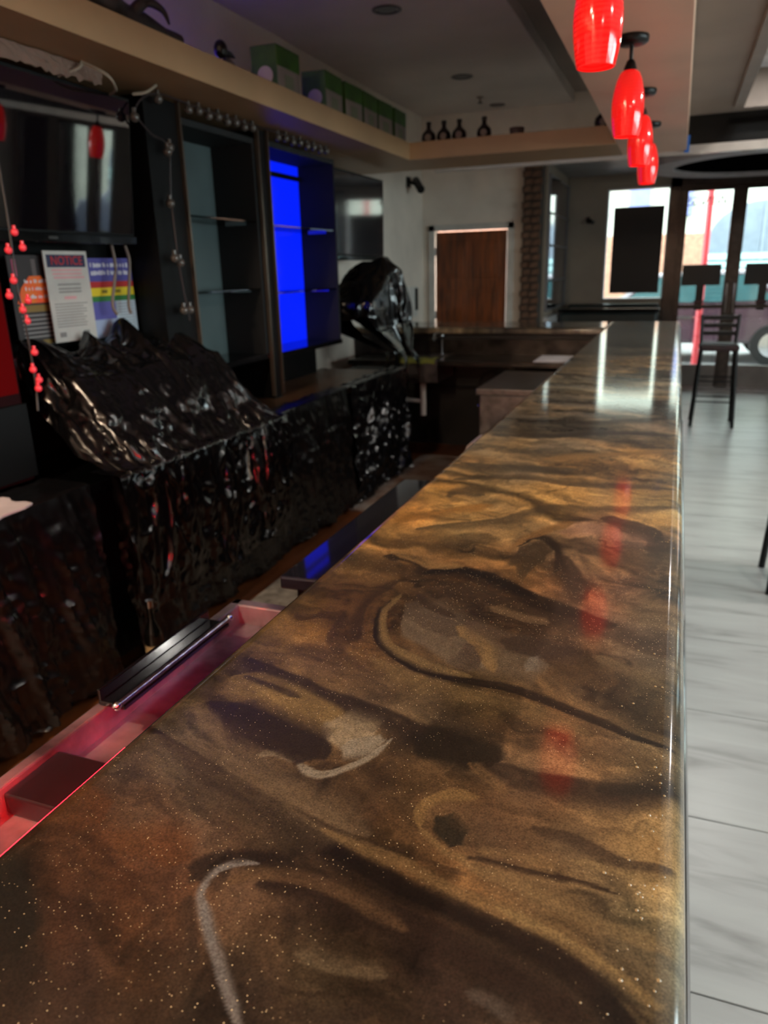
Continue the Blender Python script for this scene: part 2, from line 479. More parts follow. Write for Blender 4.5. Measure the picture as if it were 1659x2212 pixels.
def glass_door(n, a, b, label, hinge_left):
    d = thing('door_%d' % n, label, 'door', ((a + b) / 2, FW + .06, 0), kind='structure')
    s = .075; e = .02
    MB().box(a - (e if hinge_left else 0), a + s, FW + .03, FW + .08, .02, 2.46).build('stile', FRAME, d, bevel=.004)
    MB().box(b - s, b + (0 if hinge_left else e), FW + .03, FW + .08, .02, 2.46).build('stile', FRAME, d, bevel=.004)
    MB().box(a + s, b - s, FW + .03, FW + .08, 2.38, 2.46).build('top_rail', FRAME, d)
    MB().box(a + s, b - s, FW + .03, FW + .08, .02, .3).build('kick_panel', mat('kick_panel_steel', (120, 116, 114), .3, metal=.9), d)
    MB().box(a + s, b - s, FW + .052, FW + .058, .3, 2.38).build('pane', GLASS, d)
    hx = a + s / 2 if not hinge_left else b - s / 2
    MB().tube([(hx, FW + .03, .95), (hx, FW - .02, .95), (hx, FW - .02, 1.3), (hx, FW + .03, 1.3)], .012, 8).build('pull_handle', CHROME, d, smooth=True)
    MB().box(a + s, b - s, FW - .0, FW + .03, 1.0, 1.05).build('push_bar', FRAME, d, bevel=.006)
    if hinge_left: MB().box(b - .04, b + .05, FW + .015, FW + .03, .02, 2.44).build('meeting_strip', FRAME, d, bevel=.003)
    return d
glass_door(2, -.05, .60, 'left leaf of the glass entrance doors in dark metal frame', True)
glass_door(3, .61, 1.26, 'right leaf of the glass entrance doors in dark metal frame', False)
struct('trim_7', MB().box(-.18, -.06, FW - .03, FW + .03, 0, 2.55).box(1.27, 1.36, FW - .03, FW + .03, 0, 2.55).box(-.18, 1.36, FW - .03, FW + .03, 2.44, 2.56), FRAME, 'dark metal surround of the entrance doors', 'door frame')
struct('trim_8', MB().box(-.06, 1.27, FW - .12, FW + .12, -.001, .018), STEEL, 'metal threshold under the entrance doors', 'threshold')

# ================================================================ THE BAR
def epoxy_material():
    m = bpy.data.materials.new('marbled_epoxy'); m.use_nodes = True
    nt = m.node_tree; b = nt.nodes['Principled BSDF']; N = nt.nodes.new; L = nt.links.new
    at = N('ShaderNodeAttribute'); at.attribute_name = 'swirl'
    tc = N('ShaderNodeTexCoord')
    # fine mica grain
    n1 = N('ShaderNodeTexNoise'); n1.inputs['Scale'].default_value = 520; n1.inputs['Detail'].default_value = 3
    L(tc.outputs['Object'], n1.inputs['Vector'])
    r1 = N('ShaderNodeMapRange'); r1.inputs[1].default_value = .3; r1.inputs[2].default_value = .7; r1.inputs[3].default_value = .6; r1.inputs[4].default_value = 1.5
    L(n1.outputs['Fac'], r1.inputs[0])
    mu = N('ShaderNodeVectorMath'); mu.operation = 'SCALE'
    L(at.outputs['Color'], mu.inputs[0]); L(r1.outputs[0], mu.inputs['Scale'])
    # gold flecks
    vo = N('ShaderNodeTexVoronoi'); vo.inputs['Scale'].default_value = 430
    L(tc.outputs['Object'], vo.inputs['Vector'])
    sp = N('ShaderNodeSeparateColor'); L(vo.outputs['Color'], sp.inputs[0])
    g1 = N('ShaderNodeMath'); g1.operation = 'GREATER_THAN'; g1.inputs[1].default_value = .88; L(sp.outputs[0], g1.inputs[0])
    g2 = N('ShaderNodeMath'); g2.operation = 'LESS_THAN'; g2.inputs[1].default_value = .22; L(vo.outputs['Distance'], g2.inputs[0])
    g3 = N('ShaderNodeMath'); g3.operation = 'MULTIPLY'; L(g1.outputs[0], g3.inputs[0]); L(g2.outputs[0], g3.inputs[1])
    n2 = N('ShaderNodeTexNoise'); n2.inputs['Scale'].default_value = 7; L(tc.outputs['Object'], n2.inputs['Vector'])
    g4 = N('ShaderNodeMapRange'); g4.inputs[1].default_value = .42; g4.inputs[2].default_value = .6; L(n2.outputs['Fac'], g4.inputs[0])
    g5 = N('ShaderNodeMath'); g5.operation = 'MULTIPLY'; L(g3.outputs[0], g5.inputs[0]); L(g4.outputs[0], g5.inputs[1])
    mx = N('ShaderNodeMix'); mx.data_type = 'RGBA'
    L(g5.outputs[0], mx.inputs[0]); L(mu.outputs[0], mx.inputs[6]); mx.inputs[7].default_value = (.9, .7, .42, 1)
    L(mx.outputs[2], b.inputs['Base Color'])
    b.inputs['Roughness'].default_value = .42
    b.inputs['Metallic'].default_value = .3
    b.inputs['Coat Weight'].default_value = 1.0
    b.inputs['Coat Roughness'].default_value = .08
    b.inputs['Coat IOR'].default_value = 1.5
    b.inputs['Specular IOR Level'].default_value = .2
    return m
EPOXY = epoxy_material()
BAR_GAIN = .9
CTRL = [  # pour colours; edge gold and lightened far stretch partly hold painted light
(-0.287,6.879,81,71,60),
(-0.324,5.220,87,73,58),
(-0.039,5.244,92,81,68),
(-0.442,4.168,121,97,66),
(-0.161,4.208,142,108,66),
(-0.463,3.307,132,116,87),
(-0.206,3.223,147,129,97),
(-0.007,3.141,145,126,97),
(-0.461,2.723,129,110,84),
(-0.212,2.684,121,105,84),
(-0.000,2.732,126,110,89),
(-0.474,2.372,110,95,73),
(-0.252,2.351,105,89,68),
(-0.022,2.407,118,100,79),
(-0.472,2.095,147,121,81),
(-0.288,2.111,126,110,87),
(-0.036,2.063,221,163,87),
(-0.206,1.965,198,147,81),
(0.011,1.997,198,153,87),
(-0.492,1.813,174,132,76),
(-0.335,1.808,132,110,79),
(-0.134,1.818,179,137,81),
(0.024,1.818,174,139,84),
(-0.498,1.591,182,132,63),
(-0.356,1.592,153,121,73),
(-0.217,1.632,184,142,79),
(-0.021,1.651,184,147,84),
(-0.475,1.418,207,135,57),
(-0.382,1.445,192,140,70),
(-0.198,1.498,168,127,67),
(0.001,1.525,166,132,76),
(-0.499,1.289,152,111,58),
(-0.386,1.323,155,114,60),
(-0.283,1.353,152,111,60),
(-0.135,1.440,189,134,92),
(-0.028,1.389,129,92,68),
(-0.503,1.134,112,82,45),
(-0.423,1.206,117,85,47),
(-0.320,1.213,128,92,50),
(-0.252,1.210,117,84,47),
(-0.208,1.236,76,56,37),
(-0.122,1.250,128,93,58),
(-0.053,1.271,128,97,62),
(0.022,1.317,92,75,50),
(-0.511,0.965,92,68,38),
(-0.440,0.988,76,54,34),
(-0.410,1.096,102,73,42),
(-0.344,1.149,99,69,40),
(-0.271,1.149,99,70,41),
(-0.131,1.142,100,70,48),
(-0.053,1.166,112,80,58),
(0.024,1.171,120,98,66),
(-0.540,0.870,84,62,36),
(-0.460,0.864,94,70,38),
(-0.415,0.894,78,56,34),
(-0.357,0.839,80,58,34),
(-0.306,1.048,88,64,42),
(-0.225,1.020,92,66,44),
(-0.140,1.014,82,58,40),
(-0.066,1.070,118,82,58),
(0.013,1.062,98,80,56),
(-0.531,0.743,78,60,38),
(-0.478,0.773,90,68,42),
(-0.412,0.794,84,62,42),
(-0.351,0.776,82,62,42),
(-0.275,0.777,88,66,40),
(-0.204,0.778,92,70,40),
(-0.066,0.934,84,62,42),
(-0.008,0.966,74,60,44),
(0.027,0.938,80,66,48),
(-0.542,0.666,76,62,44),
(-0.504,0.690,92,72,46),
(-0.426,0.716,112,88,52),
(-0.357,0.705,90,70,44),
(-0.308,0.733,82,62,42),
(-0.242,0.713,84,64,40),
(-0.168,0.747,92,72,42),
(-0.117,0.764,98,74,44),
(-0.075,0.855,84,64,42),
(-0.019,0.850,84,66,42),
(0.029,0.844,96,78,50),
(-0.520,0.600,74,60,44),
(-0.479,0.614,84,70,52),
(-0.409,0.600,62,48,36),
(-0.293,0.666,100,86,64),
(-0.247,0.663,62,48,34),
(-0.203,0.696,78,58,38),
(-0.141,0.699,96,70,44),
(-0.082,0.710,112,82,54),
(-0.034,0.717,118,90,60),
(0.011,0.759,100,80,52),
(0.035,0.732,116,94,62),
(-0.509,0.523,60,46,34),
(-0.458,0.549,84,70,52),
(-0.406,0.558,96,78,58),
(-0.339,0.557,74,58,42),
(-0.265,0.574,64,50,36),
(-0.223,0.596,60,46,32),
(-0.169,0.646,50,40,30),
(-0.103,0.660,96,72,48),
(-0.048,0.663,118,88,58),
(0.005,0.681,112,88,56),
(0.036,0.669,104,84,56),
(-0.501,0.472,60,40,26),
(-0.440,0.478,66,46,30),
(-0.404,0.505,74,58,42),
(-0.333,0.508,80,62,44),
(-0.266,0.511,74,58,42),
(-0.213,0.542,62,46,32),
(-0.122,0.573,68,50,34),
(-0.074,0.597,82,60,40),
(-0.024,0.607,96,76,50),
(0.025,0.611,120,98,64),
(-0.502,0.411,60,38,24),
(-0.448,0.423,70,42,24),
(-0.392,0.443,78,46,26),
(-0.350,0.469,74,54,38),
(-0.288,0.479,64,50,36),
(-0.218,0.485,78,60,40),
(-0.175,0.511,70,52,34),
(-0.098,0.538,76,56,38),
(-0.044,0.557,78,62,42),
(0.011,0.564,112,90,58),
(-0.490,0.362,28,25,20),
(-0.452,0.376,62,38,24),
(-0.403,0.393,74,44,26),
(-0.362,0.402,66,42,28),
(-0.267,0.456,60,44,32),
(-0.213,0.453,72,52,36),
(-0.164,0.476,92,66,42),
(-0.111,0.489,100,74,46),
(-0.061,0.512,96,74,46),
(-0.018,0.532,104,82,52),
(0.030,0.533,120,98,62),
(-0.449,0.327,26,22,19),
(-0.413,0.339,54,34,24),
(-0.371,0.354,72,44,26),
(-0.332,0.367,70,46,30),
(-0.295,0.410,56,42,32),
(-0.254,0.414,62,46,34),
(-0.207,0.421,54,40,30),
(-0.153,0.444,62,44,34),
(-0.088,0.458,104,78,46),
(-0.040,0.474,110,84,50),
(0.021,0.491,116,96,60),
(-0.416,0.295,28,23,20),
(-0.376,0.309,50,34,26),
(-0.337,0.322,64,42,26),
(-0.300,0.340,64,46,32),
(-0.260,0.366,68,52,38),
(-0.218,0.376,88,72,54),
(-0.178,0.387,74,58,42),
(-0.133,0.406,50,36,30),
(-0.087,0.419,78,58,42),
(-0.042,0.438,90,68,44),
(0.010,0.449,106,84,54),
(0.038,0.455,118,98,66),
(-0.389,0.269,34,26,22),
(-0.352,0.282,46,34,28),
(-0.315,0.296,58,42,30),
(-0.274,0.314,62,48,36),
(-0.233,0.332,62,48,38),
(-0.191,0.351,84,70,54),
(-0.148,0.366,66,52,40),
(-0.105,0.381,64,48,40),
(-0.063,0.400,74,60,50),
(-0.019,0.408,86,68,50),
(0.024,0.416,112,92,62),
]
VEINS = [
(0.9,0.95,(30,21,16),0.0089,0.815,[(-0.541,0.593),(-0.439,0.555),(-0.340,0.520),(-0.256,0.489),(-0.181,0.467),(-0.118,0.457),(-0.060,0.443),(-0.021,0.426),(0.006,0.406),(0.024,0.392)]),
(0.8,0.9,(24,17,13),0.0039,0.786,[(-0.338,0.517),(-0.255,0.487),(-0.180,0.464),(-0.117,0.453),(-0.078,0.443)]),
(1,0.55,(108,88,64),0.0134,0.683,[(-0.508,0.575),(-0.402,0.551),(-0.301,0.522),(-0.237,0.508)]),
(1,0.5,(112,92,68),0.0083,0.630,[(-0.496,0.638),(-0.433,0.601),(-0.365,0.564),(-0.277,0.534),(-0.221,0.514)]),
(0.9,0.85,(42,32,24),0.0091,0.569,[(-0.508,0.763),(-0.420,0.730),(-0.346,0.709),(-0.281,0.695),(-0.218,0.673),(-0.166,0.677)]),
(0.9,0.85,(36,29,22),0.0173,0.608,[(-0.225,0.662),(-0.173,0.663),(-0.132,0.659)]),
(0.9,0.85,(44,33,25),0.0091,0.642,[(-0.149,0.645),(-0.104,0.637),(-0.062,0.636),(-0.014,0.638),(0.040,0.662)]),
(0.9,0.8,(44,36,28),0.0067,0.628,[(-0.031,0.636),(0.006,0.658),(0.040,0.665)]),
(0.9,0.7,(58,44,32),0.0047,0.726,[(-0.082,0.568),(-0.040,0.564),(-0.000,0.549),(0.041,0.558)]),
(0.5,0.95,(34,25,18),0.0038,0.520,[(-0.378,0.993),(-0.377,0.938),(-0.358,0.882),(-0.329,0.841),(-0.287,0.812),(-0.233,0.796),(-0.173,0.795),(-0.121,0.786),(-0.059,0.766),(-0.007,0.744),(0.041,0.730)]),
(0.9,0.5,(118,94,58),0.0071,0.544,[(-0.341,0.817),(-0.284,0.784),(-0.225,0.769),(-0.167,0.766),(-0.110,0.756),(-0.045,0.731)]),
(0.7,0.9,(112,94,74),0.0233,0.478,[(-0.335,0.952),(-0.289,0.919),(-0.239,0.885),(-0.187,0.855)]),
(0.8,0.8,(100,84,66),0.0170,0.489,[(-0.248,0.917),(-0.178,0.871),(-0.117,0.865)]),
(0.9,0.75,(86,70,56),0.0137,0.444,[(-0.346,0.982),(-0.300,0.955),(-0.250,0.924)]),
(0.9,0.8,(76,60,48),0.0131,0.503,[(-0.227,0.888),(-0.201,0.838)]),
(0.8,0.8,(140,108,66),0.0080,0.485,[(-0.258,0.941),(-0.223,0.914),(-0.197,0.878),(-0.181,0.832)]),
(0.9,0.7,(84,66,52),0.0080,0.472,[(-0.254,0.965),(-0.192,0.932),(-0.125,0.915),(-0.080,0.900)]),
(0.9,0.8,(62,48,38),0.0123,0.475,[(-0.182,0.917),(-0.124,0.908),(-0.074,0.898)]),
(0.9,0.6,(122,114,104),0.0079,0.485,[(-0.137,0.846),(-0.132,0.886)]),
(0.9,0.7,(84,64,40),0.0143,0.502,[(-0.111,0.831),(-0.069,0.857),(-0.024,0.848)]),
(0.7,0.7,(132,106,66),0.0044,0.484,[(-0.369,1.021),(-0.371,0.960),(-0.348,0.888),(-0.319,0.849),(-0.265,0.822),(-0.206,0.809)]),
(0.7,0.8,(60,44,32),0.0036,0.426,[(-0.343,1.029),(-0.318,0.999),(-0.270,0.972)]),
(0.9,0.7,(52,36,24),0.0074,0.454,[(-0.385,1.072),(-0.412,0.996),(-0.396,0.900),(-0.379,0.860)]),
(0.9,0.6,(58,42,28),0.0066,0.465,[(-0.434,0.937),(-0.419,0.862),(-0.385,0.817)]),
(0.8,0.9,(38,27,18),0.0074,0.399,[(-0.365,1.116),(-0.332,1.137),(-0.283,1.135),(-0.221,1.102),(-0.154,1.056),(-0.095,1.025),(-0.042,1.013)]),
(0.6,0.95,(26,18,12),0.0031,0.386,[(-0.363,1.110),(-0.331,1.135),(-0.283,1.135),(-0.222,1.105),(-0.171,1.072)]),
(0.7,0.9,(46,32,20),0.0056,0.378,[(-0.455,1.172),(-0.412,1.176),(-0.375,1.146),(-0.359,1.112)]),
(0.8,0.8,(150,112,64),0.0048,0.377,[(-0.446,1.194),(-0.392,1.168),(-0.361,1.150),(-0.313,1.156)]),
(0.9,0.6,(60,44,30),0.0088,0.433,[(-0.315,1.080),(-0.232,1.053),(-0.153,1.010),(-0.072,0.989)]),
(0.9,0.6,(140,110,76),0.0041,0.435,[(-0.225,1.020),(-0.179,1.001),(-0.137,0.991)]),
(0.6,0.85,(70,53,34),0.0255,0.356,[(-0.232,1.212),(-0.204,1.258),(-0.185,1.236)]),
(0.7,0.9,(44,32,22),0.0042,0.345,[(-0.242,1.286),(-0.220,1.350),(-0.178,1.305),(-0.160,1.239),(-0.160,1.177)]),
(0.9,0.8,(58,42,30),0.0126,0.389,[(-0.163,1.261),(-0.124,1.144),(-0.096,1.096)]),
(0.8,0.8,(150,104,54),0.0054,0.322,[(-0.254,1.257),(-0.236,1.340),(-0.194,1.408),(-0.155,1.455)]),
(0.9,0.8,(54,40,28),0.0080,0.310,[(-0.105,1.494),(-0.032,1.471),(0.020,1.403)]),
(0.9,0.8,(56,42,30),0.0090,0.332,[(-0.018,1.341),(0.021,1.365),(0.041,1.347)]),
(0.9,0.7,(166,120,92),0.0071,0.318,[(-0.181,1.384),(-0.116,1.431),(-0.046,1.402)]),
(1,0.6,(60,44,32),0.0123,0.451,[(-0.112,1.006),(-0.047,0.997),(0.003,0.970),(0.039,0.954)]),
(1,0.5,(130,108,74),0.0073,0.496,[(-0.052,0.912),(0.007,0.870),(0.042,0.848)]),
(0.9,0.7,(78,62,42),0.0085,0.282,[(-0.452,1.547),(-0.424,1.604),(-0.375,1.580)]),
(0.9,0.7,(84,66,42),0.0058,0.296,[(-0.447,1.333),(-0.322,1.400),(-0.205,1.546),(-0.110,1.557),(0.035,1.632)]),
(0.9,0.7,(76,60,42),0.0054,0.266,[(-0.474,1.702),(-0.348,1.759),(-0.190,1.738),(0.035,1.760)]),
(0.9,0.7,(84,70,50),0.0059,0.249,[(-0.493,1.863),(-0.344,1.853),(-0.195,1.869)]),
(0.9,0.8,(176,130,68),0.0055,0.230,[(-0.291,1.969),(-0.153,2.032),(0.044,2.139)]),
(0.9,0.7,(170,112,46),0.0059,0.309,[(-0.511,1.375),(-0.442,1.444),(-0.337,1.508)]),
(0.9,0.8,(64,54,44),0.0048,0.201,[(-0.500,2.219),(-0.307,2.240),(-0.140,2.336),(0.044,2.340)]),
(0.9,0.7,(60,50,40),0.0052,0.190,[(-0.498,2.487),(-0.268,2.484),(0.044,2.613)]),
(0.9,0.7,(150,118,70),0.0068,0.120,[(-0.544,3.855),(-0.330,3.983),(0.044,4.136)]),
(0.9,0.7,(50,42,34),0.0076,0.105,[(-0.574,4.620),(-0.252,4.533),(0.044,4.692)]),
(0.9,0.7,(70,58,46),0.0050,0.166,[(-0.482,2.841),(-0.228,2.854),(0.044,2.974)]),
(0.8,0.75,(128,102,60),0.0165,0.558,[(-0.492,0.715),(-0.430,0.701),(-0.369,0.680),(-0.317,0.658)]),
(0.8,0.8,(140,124,100),0.0139,0.595,[(-0.334,0.657),(-0.296,0.647),(-0.276,0.640)]),
(0.6,0.8,(140,130,114),0.0091,0.605,[(-0.299,0.628),(-0.276,0.639),(-0.262,0.651)]),
(0.6,0.8,(146,136,120),0.0031,0.639,[(-0.253,0.657),(-0.263,0.621),(-0.280,0.597),(-0.299,0.581),(-0.317,0.580),(-0.335,0.590)]),
(0.8,0.7,(128,112,90),0.0030,0.611,[(-0.335,0.590),(-0.360,0.594),(-0.378,0.586)]),
(0.7,0.92,(48,37,29),0.0143,0.601,[(-0.464,0.649),(-0.403,0.629),(-0.348,0.616),(-0.320,0.603)]),
(0.6,0.92,(44,34,27),0.0078,0.589,[(-0.489,0.657),(-0.425,0.647),(-0.361,0.629),(-0.322,0.618),(-0.309,0.603)]),
(0.6,0.7,(46,36,26),0.0023,0.525,[(-0.483,0.723),(-0.437,0.712),(-0.391,0.699)]),
(0.9,0.6,(66,52,40),0.0070,0.525,[(-0.569,0.705),(-0.498,0.681)]),
(0.6,0.85,(128,98,58),0.0049,0.676,[(-0.136,0.595),(-0.161,0.589),(-0.177,0.575),(-0.182,0.558),(-0.175,0.539)]),
(0.7,0.85,(122,94,58),0.0024,0.741,[(-0.175,0.539),(-0.160,0.526),(-0.144,0.515),(-0.125,0.514)]),
(0.6,0.9,(44,38,29),0.0088,0.719,[(-0.163,0.553),(-0.146,0.537),(-0.137,0.528)]),
(0.6,0.9,(46,33,23),0.0016,0.755,[(-0.130,0.515),(-0.105,0.517),(-0.073,0.516),(-0.039,0.517),(-0.001,0.514)]),
(0.9,0.6,(126,98,62),0.0032,0.739,[(-0.119,0.525),(-0.091,0.528),(-0.055,0.525)]),
(0.9,0.5,(132,104,68),0.0019,0.764,[(-0.107,0.507),(-0.072,0.508),(-0.034,0.508)]),
(0.9,0.7,(120,90,56),0.0041,0.647,[(-0.158,0.642),(-0.129,0.621),(-0.112,0.608)]),
(1,0.8,(38,29,23),0.0122,0.743,[(-0.349,0.417),(-0.344,0.430),(-0.325,0.445)]),
(0.8,0.9,(34,25,19),0.0053,0.750,[(-0.341,0.432),(-0.318,0.449),(-0.288,0.454),(-0.264,0.449)]),
(0.9,0.85,(40,28,22),0.0114,0.847,[(-0.289,0.430),(-0.243,0.443),(-0.190,0.436),(-0.133,0.428),(-0.080,0.417),(-0.037,0.405),(-0.017,0.391)]),
(0.9,0.6,(102,74,48),0.0051,0.775,[(-0.319,0.420),(-0.294,0.439),(-0.253,0.445),(-0.199,0.438),(-0.154,0.425)]),
(0.7,0.9,(120,114,112),0.0027,0.779,[(-0.300,0.450),(-0.319,0.443),(-0.332,0.432),(-0.335,0.416),(-0.329,0.400),(-0.312,0.381),(-0.293,0.363),(-0.278,0.347)]),
(0.8,0.9,(112,107,106),0.0033,0.879,[(-0.326,0.399),(-0.310,0.380),(-0.291,0.362),(-0.273,0.345),(-0.255,0.328),(-0.235,0.310)]),
(1,0.6,(50,38,30),0.0044,0.814,[(-0.341,0.399),(-0.320,0.372),(-0.296,0.345)]),
(1,0.7,(46,35,28),0.0064,0.954,[(-0.213,0.336),(-0.185,0.338),(-0.156,0.352)]),
(0.9,0.6,(126,98,60),0.0049,0.792,[(-0.263,0.506),(-0.191,0.494),(-0.123,0.475),(-0.046,0.463),(0.000,0.441)]),
(0.9,0.55,(130,104,66),0.0054,0.805,[(-0.132,0.509),(-0.069,0.493),(-0.013,0.479),(0.041,0.472)]),
(1,0.7,(50,38,28),0.0036,0.898,[(-0.114,0.440),(-0.064,0.427),(-0.026,0.413),(-0.005,0.395)]),
(0.9,0.4,(108,100,94),0.0042,0.933,[(-0.093,0.389),(-0.073,0.385),(-0.059,0.379)]),
(0.9,0.45,(40,29,21),0.0018,0.748,[(-0.301,0.522),(-0.237,0.508),(-0.172,0.501),(-0.121,0.496)]),
(0.8,0.8,(40,29,21),0.0013,0.881,[(-0.081,0.460),(-0.036,0.445),(0.001,0.426),(0.024,0.408)]),
(0.9,0.7,(138,112,70),0.0033,0.858,[(-0.091,0.471),(-0.045,0.459),(0.000,0.441),(0.033,0.419)]),
(0.9,0.6,(136,110,70),0.0027,0.739,[(-0.045,0.539),(-0.007,0.536),(0.041,0.547)]),
(0.8,0.7,(48,36,26),0.0019,0.949,[(-0.226,0.346),(-0.174,0.360),(-0.126,0.363),(-0.104,0.356)]),
(1,0.6,(104,88,66),0.0052,0.890,[(-0.227,0.378),(-0.189,0.379),(-0.154,0.383)]),
(1,0.8,(28,25,20),0.0156,0.731,[(-0.518,0.364),(-0.474,0.342),(-0.431,0.310)]),
(1,0.5,(96,56,28),0.0106,0.710,[(-0.440,0.438),(-0.396,0.435),(-0.366,0.434)]),
(1,0.6,(92,52,26),0.0134,0.662,[(-0.538,0.474),(-0.469,0.448)]),
]
def epoxy_colour(x, y):
    """poured metallic epoxy: hand-laid swirls and some painted light, in slab metres"""
    x = np.asarray(x, float); y = np.asarray(y, float)
    yy = np.maximum(y, 0.2)
    fx = fbm(x * 6, y * 5, s=3) - .5; fy = fbm(x * 6 + 4, y * 5 + 9, s=4) - .5
    gx = fbm(x * 22 + 3 * fx, y * 20, s=5) - .5; gy = fbm(x * 22, y * 20 + 3 * fy, s=6) - .5
    sc = np.clip(yy, .4, 1.4)
    wx = x + (.030 * fx + .013 * gx) * sc
    wy = yy + (.026 * fy + .012 * gy) * sc * (.6 + .4 * sc)
    a = wx / (wy + .35); b = np.log(wy + .25) * .75
    num = np.zeros(x.shape + (3,)); den = np.zeros(x.shape)
    for cx, cy, r, g, bl in CTRL:
        ca = cx / (cy + .35); cb = math.log(cy + .25) * .75
        w = 1.0 / ((a - ca) ** 2 + (b - cb) ** 2 + 2.5e-4) ** 1.6
        num += w[..., None] * np.array((r, g, bl)); den += w
    col = num / den[..., None]
    # smeared streaks that run across the pour, bending with the flow
    v = y + .32 * x + .10 * (fbm(x * 4, y * 3, s=21) - .5)
    st1 = fbm(x * 3.2 + 1.5 * fx, v * 15 + 3.5 * fy, s=23, o=5) - .5
    st2 = fbm(x * 9 + 2 * fx, v * 55 + 8 * gx, s=25, o=4) - .5
    mar = fbm(x * 7 + 3 * fx, y * 6 + 3 * fy, s=13, o=6) - .5
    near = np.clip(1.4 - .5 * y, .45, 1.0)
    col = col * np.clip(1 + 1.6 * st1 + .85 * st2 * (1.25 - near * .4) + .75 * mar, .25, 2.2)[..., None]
    warm = fbm(x * 5 + 8, v * 8 + 3, s=27, o=4) - .5
    col = col * np.stack([1 + .22 * warm, 1 + .04 * warm, 1 - .3 * warm], -1)
    vein = ridge(x * 3 + 1.5 * fx, v * 5 + 2.5 * fy, s=17)
    dk = np.clip((vein - .74) * 3.0, 0, 1) * .5
    col = col * (1 - dk)[..., None]
    for vi, (soft, op, rgb, hw, k, pts) in enumerate(VEINS):
        sx = wx; sy = wy * k
        bx0 = min(p[0] for p in pts) - 5 * hw; bx1 = max(p[0] for p in pts) + 5 * hw
        by0 = min(p[1] for p in pts) * k - 5 * hw; by1 = max(p[1] for p in pts) * k + 5 * hw
        m = (sx > bx0) & (sx < bx1) & (sy > by0) & (sy < by1)
        if not m.any(): continue
        X = sx[m]; Y = sy[m]
        P = catmull([(p[0], p[1] * k) for p in pts])
        d = np.full(X.shape, 1e9); tt = np.zeros(X.shape); sd = np.zeros(X.shape)
        for i in range(len(P) - 1):
            ax, ay = P[i]; ux, uy = P[i + 1][0] - ax, P[i + 1][1] - ay
            ll = ux * ux + uy * uy + 1e-12
            t = np.clip(((X - ax) * ux + (Y - ay) * uy) / ll, 0, 1)
            q = np.hypot(X - ax - t * ux, Y - ay - t * uy)
            n = q < d
            d[n] = q[n]; tt[n] = ((i + t) / (len(P) - 1))[n]; sd[n] = (ux * (Y - ay) - uy * (X - ax))[n]
        taper = np.clip(np.minimum(tt, 1 - tt) * 5 + .25, 0, 1)
        # one side of a swirl is drawn out softly, the other stays crisp
        side = np.where(sd > 0, 1.0, 0.0) if vi % 2 else np.where(sd > 0, 0.0, 1.0)
        wide = hw * taper * (.9 + .4 * soft + side * (1.6 * soft))
        e = d / wide
        w = np.clip((1 - e) / np.maximum(soft * (.45 + .55 * side), .12), 0, 1)
        L = len(P)
        dd = d * np.where(sd > 0, 1, -1) / hw
        fil = fbm(tt * L * .22 + 3 * vi, dd * 1.7 + 1.2 * fbm(tt * L * .4, dd * .5, s=43), s=45, o=4)
        grain = fbm(X * 170, Y * 170, s=41, o=2)
        w = w * w * (3 - 2 * w) * op * np.clip(.48 + 1.1 * fil + .35 * (grain - .5), 0, 1.05)
        w = np.clip(w, 0, 1)
        # drawn-out contour lines beside the swirl
        halo = np.exp(-(d / (3.2 * hw)) ** 2) * np.clip(taper * 1.5 - .3, 0, 1) * op
        col[m] = col[m] * (1 + .55 * halo * (fil - .5))[:, None]
        cc = col[m]
        col[m] = cc + w[:, None] * (np.array(rgb) - cc)
    g = col @ np.array((.3, .55, .15))
    col = col + .14 * (g[..., None] * np.array((1.02, 1.0, .9)) - col)
    col = np.clip(col, 0, 255) / 255.0
    return np.where(col <= .04045, col / 12.92, ((col + .055) / 1.055) ** 2.4) * BAR_GAIN
def catmull(p, n=5):
    if len(p) < 3: return p
    q = [p[0]] + list(p) + [p[-1]]
    out = []
    for i in range(1, len(q) - 2):
        for t in range(n):
            t /= n
            out.append(tuple(.5 * ((2 * q[i][a]) + (-q[i - 1][a] + q[i + 1][a]) * t + (2 * q[i - 1][a] - 5 * q[i][a] + 4 * q[i + 1][a] - q[i + 2][a]) * t * t
                                   + (-q[i - 1][a] + 3 * q[i][a] - 3 * q[i + 1][a] + q[i + 2][a]) * t ** 3) for a in (0, 1)))
    out.append(p[-1])
    return out
BX0, BX1, BZ, BT, BR = -.537, .05, 1.07, .05, .022
